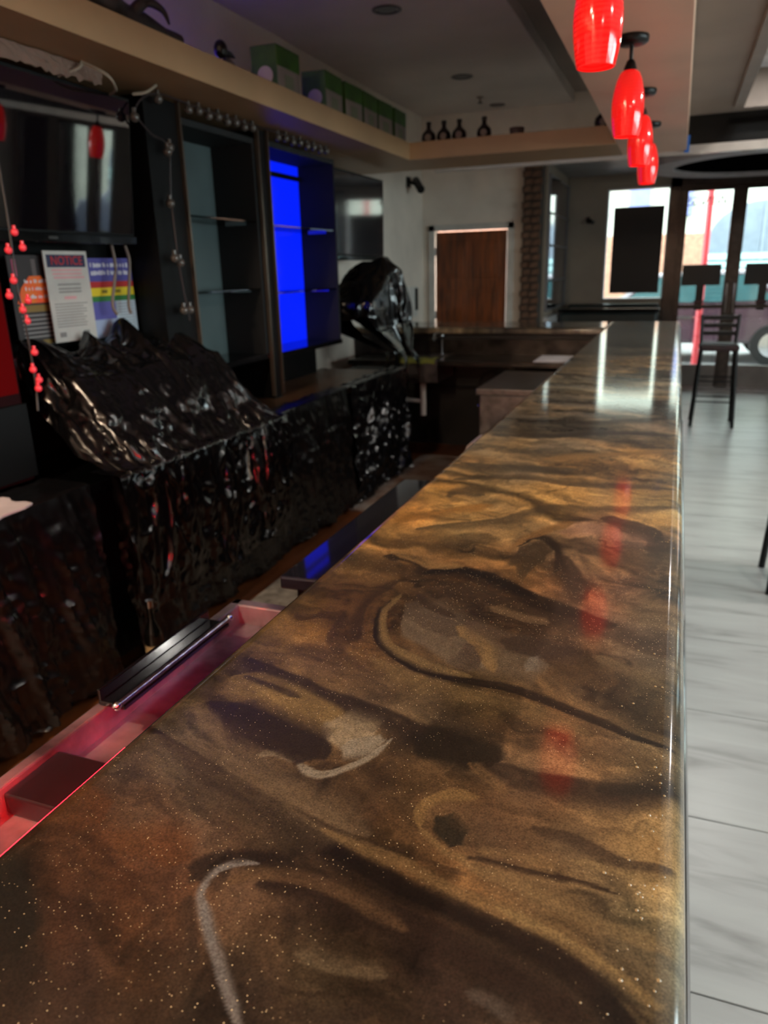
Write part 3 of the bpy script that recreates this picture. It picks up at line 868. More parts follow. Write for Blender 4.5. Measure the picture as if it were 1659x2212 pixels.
def slab(name, parent, lo, hi, rows, nx, along='y', z=BZ, round_hi=True):
    """rounded slab: cross-section swept along its length; fine rows where it is seen close"""
    pr = [(lo, z - BT)]
    for k in range(5):
        a = math.pi - k * math.pi / 8; pr.append((lo + BR * (1 + math.cos(a)), z - BR * (1 - math.sin(a))))
    pr += [(lo + BR + (hi - lo - 2 * BR) * i / nx, z) for i in range(1, nx)]
    for k in range(5):
        a = math.pi / 2 - k * math.pi / 8; pr.append((hi - BR * (1 - math.cos(a)), z - BR * (1 - math.sin(a))))
    pr.append((hi, z - BT))
    pr = np.array(pr); rows = np.array(rows)
    V = np.zeros((len(rows), len(pr), 3))
    if along == 'y':
        V[:, :, 0] = pr[None, :, 0]; V[:, :, 1] = rows[:, None]
    else:
        V[:, :, 1] = pr[None, :, 0]; V[:, :, 0] = rows[:, None]
    V[:, :, 2] = pr[None, :, 1]
    mb = MB(); mb.grid(V)
    n = len(pr); R = len(rows)
    mb.f.append(tuple(range(n))); mb.f.append(tuple(reversed(range((R - 1) * n, R * n))))
    mb.f += [((i + 1) * n, i * n, i * n + n - 1, (i + 1) * n + n - 1) for i in range(R - 1)]
    o = mb.build(name, EPOXY, parent, smooth=True)
    me = o.data
    colr = epoxy_colour(V[:, :, 0].ravel(), V[:, :, 1].ravel())
    att = me.color_attributes.new('swirl', 'FLOAT_COLOR', 'POINT')
    att.data.foreach_set('color', np.concatenate([colr, np.ones((len(colr), 1))], 1).astype(np.float32).ravel())
    return o
bar = thing('bar_counter', 'long bar counter with a glossy brown and gold marbled epoxy top', 'bar', (-.25, 3.4, 0))
rows = [-1.5, -1.0, -.5, -.1, .1, .2, .28]; y = .3; st = .0022
while y < 7.2:
    rows.append(y); y += st
    if y > .95: st *= 1.0085
rows.append(7.2)
slab('counter_slab', bar, BX0, BX1, rows, 250)
slab('return_slab', bar, 6.48, 7.2, list(np.linspace(-2.79, BX0, 90)), 40, along='x')
# air bubbles trapped near the rounded dining edge
rb = random.Random(11); bub = MB()
for k in range(170):
    yy = .35 + 2.2 * rb.random() ** 1.6
    if fbm(np.array([yy * 5.0]), np.array([.3]), s=51)[0] < .45: continue
    xx = .034 - abs(rb.gauss(0, .022)) ; r = rb.uniform(.0008, .0019)
    zz = BZ if xx < BX1 - BR else BZ - BR + math.sqrt(max(0, BR * BR - (xx - BX1 + BR) ** 2))
    bub.lathe([(r, 0), (r * .8, r * .45), (r * .35, r * .7), (.0001, r * .75)], (xx, yy, zz - .0002), 8, cap=False)
tag(bub.build('air_bubbles', mat('clear_bubble', (150, 130, 96), .05, coat=1.0, spec=.8), bar, smooth=True), 'tiny clear bubbles', kind='stuff')
DKP = mat('dark_bar_panel', (22, 18, 16), .4, noise=(6, .3))
MB().box(-.10, -.07, -1.5, 7.1, 0, 1.02).build('front_panel', DKP, bar)
MB().box(-.36, -.33, -1.5, 6.5, 0, 1.02).build('service_panel', DKP, bar)
MB().box(-2.79, -.33, 6.58, 6.61, 0, 1.02).build('return_service_panel', DKP, bar)
MB().box(-2.79, -.07, 7.05, 7.08, 0, 1.02).build('return_front_panel', DKP, bar)
MB().tube([(.12, -1.5, .22), (.12, 7.0, .22)], .02, 10).build('foot_rail', CHROME, bar, smooth=True)
for yy in (-.8, .8, 2.4, 4.0, 5.6): MB().box(-.07, .13, yy - .012, yy + .012, .19, .205).box(.105, .135, yy - .012, yy + .012, 0, .2).build('rail_bracket', CHROME, bar)
# service edge strips: blue LED, painted red edge glow, added hidden red light
EDGE_RED = mat('red_edge_glow', (255, 20, 30), .4, emis=(255, 12, 22), estr=20)
LEDB = mat('blue_led', (60, 30, 255), .4, emis=(60, 24, 255), estr=7)
tag(MB().box(BX0 - .013, BX0, .25, .575, 1.036, 1.046).build('glow_strip', EDGE_RED, bar), 'painted red glow on the bar edge')  # red reflection on the edge made as a glowing strip, no lamp here
tag(MB().box(BX0 + .02, BX0 + .03, .2, .72, 1.012, 1.02).build('glow_strip', mat('added_red_glow', (255, 20, 30), .4, emis=(255, 10, 20), estr=420), bar), 'painted red glow on the bar edge')  # unseen light added to redden the ice bin
tag(MB().box(BX0 - .010, BX0, 1.05, 1.75, 1.036, 1.044).build('glow_strip', LEDB, bar), 'glowing blue strip')

# ---------------------------------------------------------------- service side of the bar
ZB = .80
ice = thing('ice_bin', 'worn stainless ice bin under the bar, lit red by the added strip', 'ice bin', (-.66, .8, 0))
yA, yB, xA, xB = -.2, 1.44, -.955, -.37
o = MB()
o.box(xA, xA + .025, yA, yB, ZB - .3, ZB).box(xB - .02, xB, yA, yB, ZB - .3, ZB).box(xA, xB, yB - .03, yB, ZB - .3, ZB).box(xA, xB, yA, yA + .03, ZB - .3, ZB)
o.build('rim', STEELD, ice, bevel=.004)
MB().box(xA + .01, xB - .01, yA + .01, yB - .01, ZB - .07, ZB - .05).build('inner_tray', STEELD, ice)
MB().box(xA + .025, xB - .02, .70, .82, ZB - .05, ZB - .012).build('crossbar', mat('dark_steel', (60, 50, 54), .35, metal=.8), ice, bevel=.004)
MB().box(xA + .02, xB, yA + .02, yB - .02, .1, ZB - .3).build('cabinet', STEELD, ice)
for (x, yq) in ((xA + .05, yA + .08), (xA + .05, yB - .08), (xB - .06, yA + .08), (xB - .06, yB - .08)):
    MB().cyl((x, yq, 0), .02, .1, 12).build('leg', STEEL, ice)
sr = thing('speed_rail', 'long black bottle rail lying on the ice bin edge', 'bottle rail', (-.91, 1.12, ZB))
MB().box(-.945, -.885, .94, 1.30, ZB + .001, ZB + .012).build('rail_tray', BLACKG, sr, bevel=.003)
MB().box(-.945, -.938, .94, 1.30, ZB + .012, ZB + .035).build('rail_lip', BLACKG, sr, bevel=.002)
MB().tube([(-.888, .93, ZB + .02), (-.888, 1.30, ZB + .02)], .006, 8).build('rail_rod', STEEL, sr, smooth=True)
MB().ball((-.888, 1.305, ZB + .02), .009).build('rod_tip', CHROME, sr, smooth=True)
MB().ball((-.888, .925, ZB + .02), .009).build('rod_tip', CHROME, sr, smooth=True)

cool = thing('bottle_cooler', 'black glass-topped bottle cooler under the bar reflecting the blue cabinet', 'cooler', (-.62, 1.95, 0))
MB().box(-.84, -.37, 1.54, 2.45, .08, .80).build('cabinet', BLACKP, cool, bevel=.006)
MB().prism([(-.875, .802), (-.38, .802), (-.38, .851), (-.875, .836)], 1.52, 2.47, 'y').build('lid', mat('black_glass_lid', (96, 96, 108), .05, metal=.9, noise=(4, .1)), cool, bevel=.006)
MB().box(-.856, -.842, 1.62, 1.98, .15, .72).build('door', BLACKG, cool)
MB().box(-.856, -.842, 2.01, 2.37, .15, .72).build('door', BLACKG, cool)
for yy in (1.95, 2.04): MB().tube([(-.856, yy, .4), (-.88, yy, .4), (-.88, yy, .6), (-.856, yy, .6)], .006, 8).build('door_handle', CHROME, cool)
for (x, yq) in ((-.8, 1.6), (-.8, 2.4), (-.42, 1.6), (-.42, 2.4)): MB().cyl((x, yq, 0), .02, .08, 10).build('foot', BLACKM, cool)

gw = thing('glass_washer', 'stainless underbar cabinet near the far end of the bar', 'washer', (-.9, 5.4, 0))
MB().box(-1.2, -.37, 4.95, 5.85, .1, .74).build('cabinet', STEEL, gw, bevel=.008)
MB().box(-1.22, -.37, 4.93, 5.87, .74, .785).build('top', STEEL, gw, bevel=.006)
MB().box(-1.212, -1.2, 5.0, 5.8, .2, .68).build('door', STEEL, gw, bevel=.003)
MB().tube([(-1.212, 5.1, .64), (-1.24, 5.1, .64), (-1.24, 5.7, .64), (-1.212, 5.7, .64)], .01, 8).build('handle', CHROME, gw, smooth=True)
for (x, yq) in ((-1.15, 5.0), (-1.15, 5.8), (-.42, 5.0), (-.42, 5.8)): MB().cyl((x, yq, 0), .02, .1, 10).build('leg', STEEL, gw)
tr = thing('towel_roll', 'white paper roll standing beside the far underbar cabinet', 'paper roll', (-.99, 4.55, 0))
MB().box(-1.14, -.85, 4.40, 4.72, 0, .42).build('stand_box', BLACKP, tr)
ro = MB().lathe([(.055, 0), (.055, .24)], (-1.10, 4.42, .475), 24, axis='y').build('roll', mat('paper_roll', (216, 196, 190), .8), tr, smooth=True)

# far end: drainboard with sink
dr = thing('sink_counter', 'dark stainless drainboard with a small hand sink at the far end', 'sink', (-1.6, 6.2, 0))
DST = mat('dark_drainboard', (64, 60, 56), .3, metal=.9, noise=(7, .5))
MB().box(-1.80, -.45, 5.95, 6.57, .80, .84).build('drainboard', DST, dr, bevel=.004)
MB().box(-2.6, -2.16, 5.95, 6.57, .80, .84).build('drainboard', DST, dr, bevel=.004)
MB().box(-2.6, -.45, 6.5, 6.57, .84, .97).build('backsplash', DST, dr)
s = MB().box(-2.16, -2.14, 5.95, 6.45, .66, .84).box(-1.82, -1.80, 5.95, 6.45, .66, .84).box(-2.14, -1.82, 5.95, 5.97, .66, .84).box(-2.14, -1.82, 6.43, 6.45, .66, .84).box(-2.14, -1.82, 5.97, 6.43, .66, .68).box(-2.16, -1.8, 6.45, 6.57, .8, .84)
s.build('basin', STEEL, dr, bevel=.006)
PVC = mat('white_pvc', (205, 205, 200), .4)
MB().tube([(-1.97, 6.1, .66), (-1.97, 6.1, .36)], .026, 14).build('drain_pipe', PVC, dr, smooth=True)
MB().tube([(-1.97, 6.1, .48), (-2.2, 6.12, .49), (-2.45, 6.2, .5)], .018, 12).build('waste_pipe', PVC, dr, smooth=True)
MB().tube([(-2.2, 6.12, .49), (-2.12, 6.115, .487)], .024, 12).build('coupling', PVC, dr, smooth=True)
MB().tube([(-1.92, 6.5, .84), (-1.92, 6.5, 1.0), (-1.93, 6.44, 1.03), (-1.94, 6.36, 1.02), (-1.94, 6.33, .97)], .011, 10).build('faucet', CHROME, dr, smooth=True)
MB().ball((-1.92, 6.5, 1.0), .022).build('faucet_lever', CHROME, dr, smooth=True)
for x in (-2.55, -1.2, -.5): MB().box(x - .02, x + .02, 6.0, 6.04, 0, .8).build('leg', DST, dr)
tag(MB().grid(np.array([[(-2.16 + .34 * i / 8, 5.925 + .2 * j / 5, .851 + .006 * math.sin(i * 2.1 + j) + (-.03 if j == 0 else 0)) for j in range(6)] for i in range(9)])).build('dish_cloth', mat('olive_cloth', (120, 124, 48), .9), smooth=True),
    'yellow-green cloth draped over the front of the far sink', 'cloth')
tag(MB().box(-1.02, -.62, 5.98, 6.4, .841, .85).build('paper_stack', mat('white_paper', (214, 208, 206), .8), bevel=.002), 'white sheets of paper on the far drainboard beside the bar', 'paper')
tag(MB().box(-1.40, -1.30, 6.545, 6.579, .52, .66).box(-1.37, -1.33, 6.53, 6.545, .56, .62).build('outlet_box', mat('grey_box', (96, 96, 84), .6), bevel=.004), 'small grey outlet box under the far drainboard', 'outlet')
tag(MB().tube([(-1.36, 6.54, .6), (-1.45, 6.5, .7), (-1.55, 6.5, .66), (-1.6, 6.5, .55), (-1.95, 6.45, .56)], .006, 6).build('power_cable', BLACKM, smooth=True), 'thin black cable hanging below the far drainboard', 'cable')

# floor mats in the service aisle
MAT_ = mat('grey_mat', (150, 146, 138), .8, noise=(20, .25))
tag(MB().box(-1.86, -1.05, 2.75, 4.35, 0, .012).build('floor_mat', MAT_, bevel=.004), 'pale grey mat on the aisle floor beside the black sheeting', 'mat', 'aisle floor mats')
tag(MB().box(-1.98, -1.05, 4.45, 6.1, 0, .012).build('floor_mat', mat('worn_grey_mat', (128, 122, 116), .8, noise=(5, .4), col2=(110, 74, 52)), bevel=.004), 'worn grey mat on the aisle floor in front of the sink', 'mat', 'aisle floor mats')

# ================================================================ THE BACK BAR (left)
BRN = mat('brown_countertop', (92, 66, 44), .35, noise=(7, .3), stretch=(1, .3, 1))
bb = thing('back_bar_cabinet', 'low black back bar cabinet with a brown wooden top', 'cabinet', (-2.3, 3.2, 0))
MB().box(-2.62, -2.03, .6, 5.5, .06, .78).build('body', BLACKP, bb)
MB().box(-2.64, -2.0, 3.05, 5.52, .78, .82).build('countertop', BRN, bb, bevel=.004)
MB().box(-2.64, -2.0, .6, 3.05, .78, .82).build('countertop', BLACKG, bb, bevel=.004)
MB().box(-2.64, -2.58, .6, 5.3, .82, 2.345).build('back_panel', BLACKP, bb)
MB().box(-2.58, -2.28, 3.075, 3.32, .82, 2.33).build('pilaster', BLACKP, bb)
MB().box(-2.58, -2.28, 4.075, 4.165, .82, 2.33).build('pilaster', BLACKP, bb)
for yy in (3.325, 4.06, 4.17): MB().box(-2.285, -2.262, yy - .006, yy + .006, .84, 2.34).build('edge_strip', mat('bronze_strip', (120, 104, 90), .3, metal=.8), bb)

BLACKI = mat('matt_black_lining', (8, 8, 9), .7)
def display_unit(name, label, y0, y1, z0, z1, backm, shelves):
    u = thing(name, label, 'cabinet', (-2.42, (y0 + y1) / 2, z0))
    MB().box(-2.56, -2.29, y0, y0 + .02, z0, z1).build('side_panel', BLACKI, u)
    MB().box(-2.56, -2.29, y1 - .02, y1, z0, z1).build('side_panel', BLACKI, u)
    MB().box(-2.56, -2.29, y0, y1, z1, z1 + .03).build('top_panel', BLACKI, u)
    MB().box(-2.56, -2.28, y0, y1, z0 - .03, z0).build('base_panel', BLACKG, u)
    MB().box(-2.57, -2.56, y0 + .02, y1 - .02, z0, z1).build('back_light_panel', backm, u)
    for z in shelves: MB().box(-2.555, -2.3, y0 + .021, y1 - .021, z, z + .008).build('glass_shelf', SHELFG, u)
    for z in shelves:
        for yy in (y0 + .021, y1 - .027): MB().box(-2.5, -2.36, yy, yy + .006, z - .012, z).build('shelf_bracket', CHROME, u)
    return u
u1 = display_unit('display_cabinet', 'black open display cabinet with unlit frosted back and glass shelves', 3.34, 4.05, 1.10, 2.25,
             mat('frosted_panel', (78, 90, 90), .4, noise=(3, .1)), (1.47, 1.84))
u2 = display_unit('display_cabinet', 'black open display cabinet with glowing blue back panel and glass shelves', 4.19, 5.14, 1.09, 2.26,
             mat('blue_light_panel', (10, 20, 120), .3, emis=(0, 26, 235), estr=.6), (1.44, 1.83))
MB().box(-2.555, -2.545, 4.21, 5.12, 2.165, 2.195).build('light_batten', BLACKP, u2)

# televisions
def television(name, label, y0, y1, z0, z1, x, tilt, screen):
    t = thing(name, label, 'television', (x, (y0 + y1) / 2, z0))
    R = Matrix.Rotation(tilt, 3, 'Y')
    c = Vector((x, (y0 + y1) / 2, z0)); h = z1 - z0; w = y1 - y0
    def part(nm, m, cx, cy, cz, sx, sy, sz, bv=.003):
        b = MB().obox(c + R @ Vector((cx, cy, cz)), (sx, sy, sz), R)
        return b.build(nm, m, t, bevel=bv)
    part('casing', BLACKP, -.025, 0, h / 2, .05, w, h)
    part('screen', screen, .003, 0, h / 2 + .015, .006, w - .03, h - .06, 0)
    part('bezel', BLACKG, .006, 0, .018, .014, w, .036)
    part('logo_plate', CHROME, .0145, 0, .018, .003, .05, .01, 0)
    part('wall_bracket', BLACKM, -.12, 0, h / 2, .16, .2, .2)
    return t
TVS = mat('tv_screen', (13, 9, 13), .03, noise=(2, .1), coat=1.0, spec=1.0, coat_rough=.03)
television('television', 'tilted television above the posters reflecting the street windows', 1.95, 2.97, 1.70, 2.29, -2.33, .105, TVS)
television('television', 'far television beyond the blue cabinet with a hazy reflection', 5.22, 6.3, 1.64, 2.27, -2.38, .02, mat('hazy_tv_screen', (40, 37, 39), .08, noise=(2, .2), coat=.5))

# posters on the black back panel under the television
def poster(name, label, y0, y1, z0, z1, x, base, lean=0.0):
    p = thing(name, label, 'poster', (x, (y0 + y1) / 2, z0))
    MB().box(x - .004, x, y0, y1, z0, z1).build('sheet', base, p)
    return p
def print_bar(p, nm, m, x, y0, y1, z0, z1): MB().box(x, x + .0012, y0, y1, z0, z1).build(nm, m, p)
PAPER = mat('notice_paper', (182, 176, 168), .6); NAVY = mat('navy_print', (34, 36, 66), .6); REDP = mat('red_print', (186, 40, 46), .6)
GREYP = mat('grey_print', (128, 122, 118), .7); PINKP = mat('pink_print', (206, 150, 150), .7)
x = -2.42
pn = poster('notice_poster', 'white notice with a navy heading band and red NOTICE lettering', 2.50, 2.75, 1.305, 1.672, x, PAPER)
print_bar(pn, 'heading_band', NAVY, x, 2.515, 2.735, 1.607, 1.657)
RT = Matrix.Rotation(math.pi / 2, 4, 'Z') @ Matrix.Rotation(math.pi / 2, 4, 'X')
text_mesh('NOTICE', .05, REDP, 'heading_lettering', pn, Matrix.Translation((x + .003, 2.625, 1.632)) @ RT)
random.seed(3)
for z in (1.592, 1.577, 1.562): print_bar(pn, 'print_line', PINKP, x, 2.53 + random.uniform(0, .02), 2.72 - random.uniform(0, .02), z, z + .008)
for z in (1.535, 1.518, 1.505): print_bar(pn, 'print_line', GREYP, x, 2.56, 2.69, z, z + .006)
print_bar(pn, 'print_line', PINKP, x, 2.585, 2.655, 1.478, 1.49)
for k in range(9): print_bar(pn, 'print_line', GREYP, x, 2.525, 2.715 - random.uniform(0, .03), 1.458 - .0115 * k, 1.462 - .0115 * k)
for yy in (2.53, 2.67): print_bar(pn, 'seal_mark', GREYP, x, yy, yy + .035, 1.325, 1.345)
x = -2.44
pp = poster('rainbow_poster', 'purple safety poster with red, yellow and green bands right of the notice', 2.77, 3.06, 1.30, 1.645, x, mat('poster_blue_white', (150, 160, 186), .6))
for nm, c_, a, b, z0, z1 in (('purple_band', (74, 70, 138), 2.77, 3.06, 1.545, 1.645), ('red_band', (170, 34, 30), 2.77, 3.06, 1.518, 1.545), ('yellow_band', (214, 186, 26), 2.77, 3.06, 1.482, 1.518),
                            ('green_band', (44, 112, 50), 2.77, 3.06, 1.458, 1.482), ('violet_panel', (84, 80, 150), 2.77, 2.92, 1.38, 1.458), ('pale_panel', (176, 186, 196), 2.92, 3.06, 1.30, 1.458)):
    print_bar(pp, nm, mat(nm, c_, .6), x, a, b, z0, z1)
LTP = mat('white_print', (206, 202, 206), .6)
for k, (z, n) in enumerate(((1.605, 9), (1.572, 8))):
    yy = 2.785
    while yy < 3.03:
        w_ = random.uniform(.005, .012); MB().box(x + .0012, x + .002, yy, yy + w_, z + random.uniform(0, .003), z + random.uniform(.014, .021)).build('white_print_stroke', LTP, pp); yy += w_ + random.choice((.003, .004, .013))
for k in range(10): MB().box(x + .0012, x + .002, 2.935, 3.04, 1.443 - .013 * k, 1.446 - .013 * k).build('print_line', GREYP, pp)
for yy in (2.84, 2.93): MB().box(x + .0012, x + .002, yy, yy + .035, 1.494, 1.508).build('print_line', mat('olive_print', (120, 104, 20), .6), pp)
x = -2.45
pr_ = poster('bar_poster', 'dark poster with a red and orange flame shape and gold bands left of the notice', 2.34, 2.60, 1.30, 1.655, x, mat('poster_brown', (44, 36, 36), .6))
MB().prism([(2.36, 1.47), (2.60, 1.47), (2.56, 1.53), (2.50, 1.575), (2.44, 1.575), (2.39, 1.53)], x, x + .0015, 'x').build('flame_shape', mat('flame_red', (206, 62, 30), .6, noise=(14, .3), col2=(216, 120, 30)), pr_)
for z in (1.548, 1.519, 1.488):
    yy = 2.41
    while yy < 2.54:
        w_ = random.uniform(.004, .01); MB().box(x + .0015, x + .0023, yy, yy + w_, z, z + random.uniform(.009, .015)).build('white_print_stroke', LTP, pr_); yy += w_ + random.choice((.003, .004, .012))
GOLDP = mat('gold_print', (128, 100, 46), .5)
for z0, z1 in ((1.435, 1.462), (1.305, 1.322)): print_bar(pr_, 'gold_band', GOLDP, x, 2.36, 2.60, z0, z1)
for k in range(6): print_bar(pr_, 'print_line', GREYP, x, 2.37, 2.58 - .02 * (k % 3), 1.418 - .017 * k, 1.425 - .017 * k)
for yy, cc in ((2.36, (150, 60, 90)), (2.46, (90, 80, 78)), (2.55, (60, 90, 70))): print_bar(pr_, 'bottle_picture', mat('pic%d' % cc[0], cc, .6), x, yy, yy + .022, 1.575, 1.64)

# cables hanging below the television
for i, pts in enumerate(([(-2.36, 3.09, 1.70), (-2.36, 3.10, 1.55), (-2.35, 3.13, 1.42), (-2.35, 3.12, 1.40)],
                         [(-2.37, 2.86, 1.70), (-2.38, 2.88, 1.60), (-2.38, 2.83, 1.45), (-2.37, 2.84, 1.40)],
                         [(-2.37, 2.95, 1.70), (-2.38, 2.98, 1.62), (-2.38, 2.94, 1.45), (-2.37, 2.935, 1.40)])):
    tag(MB().tube(catmull3(pts), .007 if i else .012, 8).build('hanging_cable', mat('beige_cable', (112, 98, 88), .5), smooth=True),
        ('thick beige cable hanging right of the purple poster', 'thin beige cable crossing the left side of the purple poster', 'thin beige cable crossing the middle of the purple poster')[i], 'cable', 'cables under the television')
for i, pts in enumerate(([(-2.2, 2.62, 2.345), (-2.12, 2.66, 2.30), (-2.15, 2.74, 2.27), (-2.26, 2.84, 2.28)], [(-2.2, 2.62, 2.345), (-2.2, 2.60, 2.32), (-2.26, 2.55, 2.29)], [(-2.18, 3.05, 2.345), (-2.2, 3.0, 2.31), (-2.24, 2.96, 2.3)])):
    tag(MB().tube(catmull3(pts), .006, 6).build('loose_wire', mat('pale_wire', (150, 136, 118), .5), smooth=True), ('longest pale wire looping from the ledge above the television', 'short pale wire pointing left above the television', 'short pale wire nearest the black pilaster above the television')[i], 'wire', 'loose wires above the television')
pk = random.Random(5); G = np.zeros((40, 5, 3))
for i in range(40):
    for j in range(5):
        G[i, j] = (-2.23 + .012 * pk.random(), 1.9 + .022 * i, 2.345 - .012 * j - (.02 * pk.random() * (j == 4)))
tag(MB().grid(G).build('peeling_edge', mat('peeling_paint', (124, 98, 84), .8)), 'torn pale strip peeling under the ledge above the television', 'torn edge')

# red-lit drinks cooler at the left edge with string lights beside it
rc = thing('red_cooler', 'glowing red drinks cooler standing on the counter at the left edge', 'cooler', (-2.35, 1.75, .82))
MB().box(-2.57, -2.22, 1.35, 2.085, .84, 1.68).build('cabinet', mat('red_cabinet', (34, 3, 5), .7, spec=.1), rc, bevel=.01)
MB().box(-2.22, -2.205, 1.38, 2.06, 1.17, 1.66).build('lit_door', mat('red_light_panel', (40, 1, 2), .8, spec=.05, emis=(255, 6, 12), estr=.035), rc)
MB().box(-2.222, -2.2, 1.36, 2.08, .86, 1.13).build('kick_panel', BLACKP, rc)
CORD = mat('string_cord', (46, 34, 34), .5)
GLOBE = mat('frosted_globe', (78, 70, 64), .25, spec=.5)
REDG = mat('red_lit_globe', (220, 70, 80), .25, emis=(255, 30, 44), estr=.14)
def string(name, label, cord, bulbs, gm, r):
    s = thing(name, label, 'string lights', cord[0])
    MB().tube(catmull3(cord), .004, 6).build('cord', CORD, s, smooth=True)
    proto = None
    for p in bulbs:
        if proto is None:
            b = MB().ball((0, 0, 0), r, 12); b.cyl((0, 0, r * .8), r * .45, r * .9, 8)
            proto = b.build('globe_bulb', gm, s, smooth=True); o = proto
        else:
            o = proto.copy(); C.objects.link(o)
        o.location = p
    return s
string('string_lights', 'string of red-lit globe bulbs hanging beside the red cooler', [(-2.19, 2.13, 2.0), (-2.19, 2.13, 1.75), (-2.19, 2.12, 1.55), (-2.18, 2.12, 1.4), (-2.18, 2.12, 1.2), (-2.17, 2.10, 1.1)],
       [(-2.18, 2.14, 1.72), (-2.18, 2.165, 1.67), (-2.18, 2.10, 1.66), (-2.18, 2.10, 1.56), (-2.18, 2.07, 1.51), (-2.18, 2.15, 1.49), (-2.17, 2.11, 1.46), (-2.18, 2.13, 1.42), (-2.17, 2.13, 1.31), (-2.17, 2.11, 1.25), (-2.17, 2.13, 1.21), (-2.17, 2.12, 1.18)], REDG, .013)
gl = [(-2.235, 2.95, 2.21), (-2.235, 3.13, 2.31), (-2.235, 3.16, 2.10), (-2.235, 3.18, 2.12), (-2.235, 3.14, 1.88), (-2.235, 3.13, 1.64), (-2.235, 3.17, 1.62), (-2.235, 3.21, 1.40), (-2.235, 3.16, 1.40)]
gl += [(-2.235, 3.36 + .085 * k, 2.305 + .008 * (k % 2)) for k in range(8)] + [(-2.235, 4.24 + .095 * k, 2.305 + .008 * (k % 2)) for k in range(8)]
string('string_lights', 'string of unlit frosted globe bulbs along the tops of the display cabinets', [(-2.235, 3.2, 1.35), (-2.235, 3.16, 1.6), (-2.235, 3.15, 1.9), (-2.235, 3.17, 2.12), (-2.235, 3.05, 2.16), (-2.235, 2.96, 2.24), (-2.235, 3.12, 2.33), (-2.235, 3.5, 2.325), (-2.235, 4.1, 2.33), (-2.235, 4.95, 2.33)], gl, GLOBE, .021)

# ---------------------------------------------------------------- black plastic sheeting
def sheet(name, label, y0, y1, z0, z1, x, seed, ny, nz, amp=.035, flap=.22, m=PLASTIC, slant=0.0):
    Y = np.linspace(y0, y1, ny); nf = int(nz * .2)
    V = np.zeros((ny, nz + nf, 3))
    Z = np.linspace(z1, z0, nz)
    YY, ZZ = np.meshgrid(Y, Z, indexing='ij')
    d = (z1 - ZZ) / (z1 - z0)
    t = YY + slant * (ZZ - z1)
    fold = ridge(t * 5.5, ZZ * .9, s=seed) * .7 + ridge(t * 15, ZZ * 2.2, s=seed + 3) * .35 + ridge(t * 24 + 2 * fbm(t * 6, ZZ * 6, s=2), ZZ * 17, s=seed + 5, o=2) * .2
    V[:, nf:, 0] = x + amp * (fold - .4) * (.25 + .75 * np.minimum(1, d * 3)) + .012
    V[:, nf:, 1] = YY + .02 * (fbm(t * 4, ZZ * 3, s=seed + 7) - .5) * d
    V[:, nf:, 2] = ZZ
    V[:, -1, 2] = np.maximum(.008, Z[-1] + .05 * (fbm(Y * 6, Y * 0, s=seed + 9) - .3))
    for k in range(nf):
        q = (nf - k) / nf
        V[:, k, 0] = x + .012 - flap * q
        V[:, k, 1] = Y
        V[:, k, 2] = z1 + .004 + .014 * ridge(Y * 9, np.full_like(Y, q * 2), s=seed + 11) * q
    return tag(MB().grid(V).build(name, m, smooth=True), label, 'plastic sheet', 'black plastic sheets over the back bar')
sheet('plastic_sheet', 'black plastic sheet over the near end of the back bar, left of the dark gap', .7, 2.09, .03, .835, -1.985, 21, 150, 70, amp=.10, slant=.25, flap=.2)
sheet('plastic_sheet', 'wide black plastic sheet over the middle of the back bar below the bagged register', 2.21, 4.47, .03, .832, -1.985, 33, 230, 70, amp=.10, slant=.2, flap=.1)
sheet('plastic_sheet', 'shiny stretched black plastic sheet over the far end of the back bar', 4.5, 5.56, .03, .836, -1.96, 47, 110, 60, amp=.12, flap=.1, slant=-.5,
      m=mat('shiny_plastic_sheet', (16, 16, 18), .2, noise=(12, .2), spec=.8, bump=(40, .3, .006)))

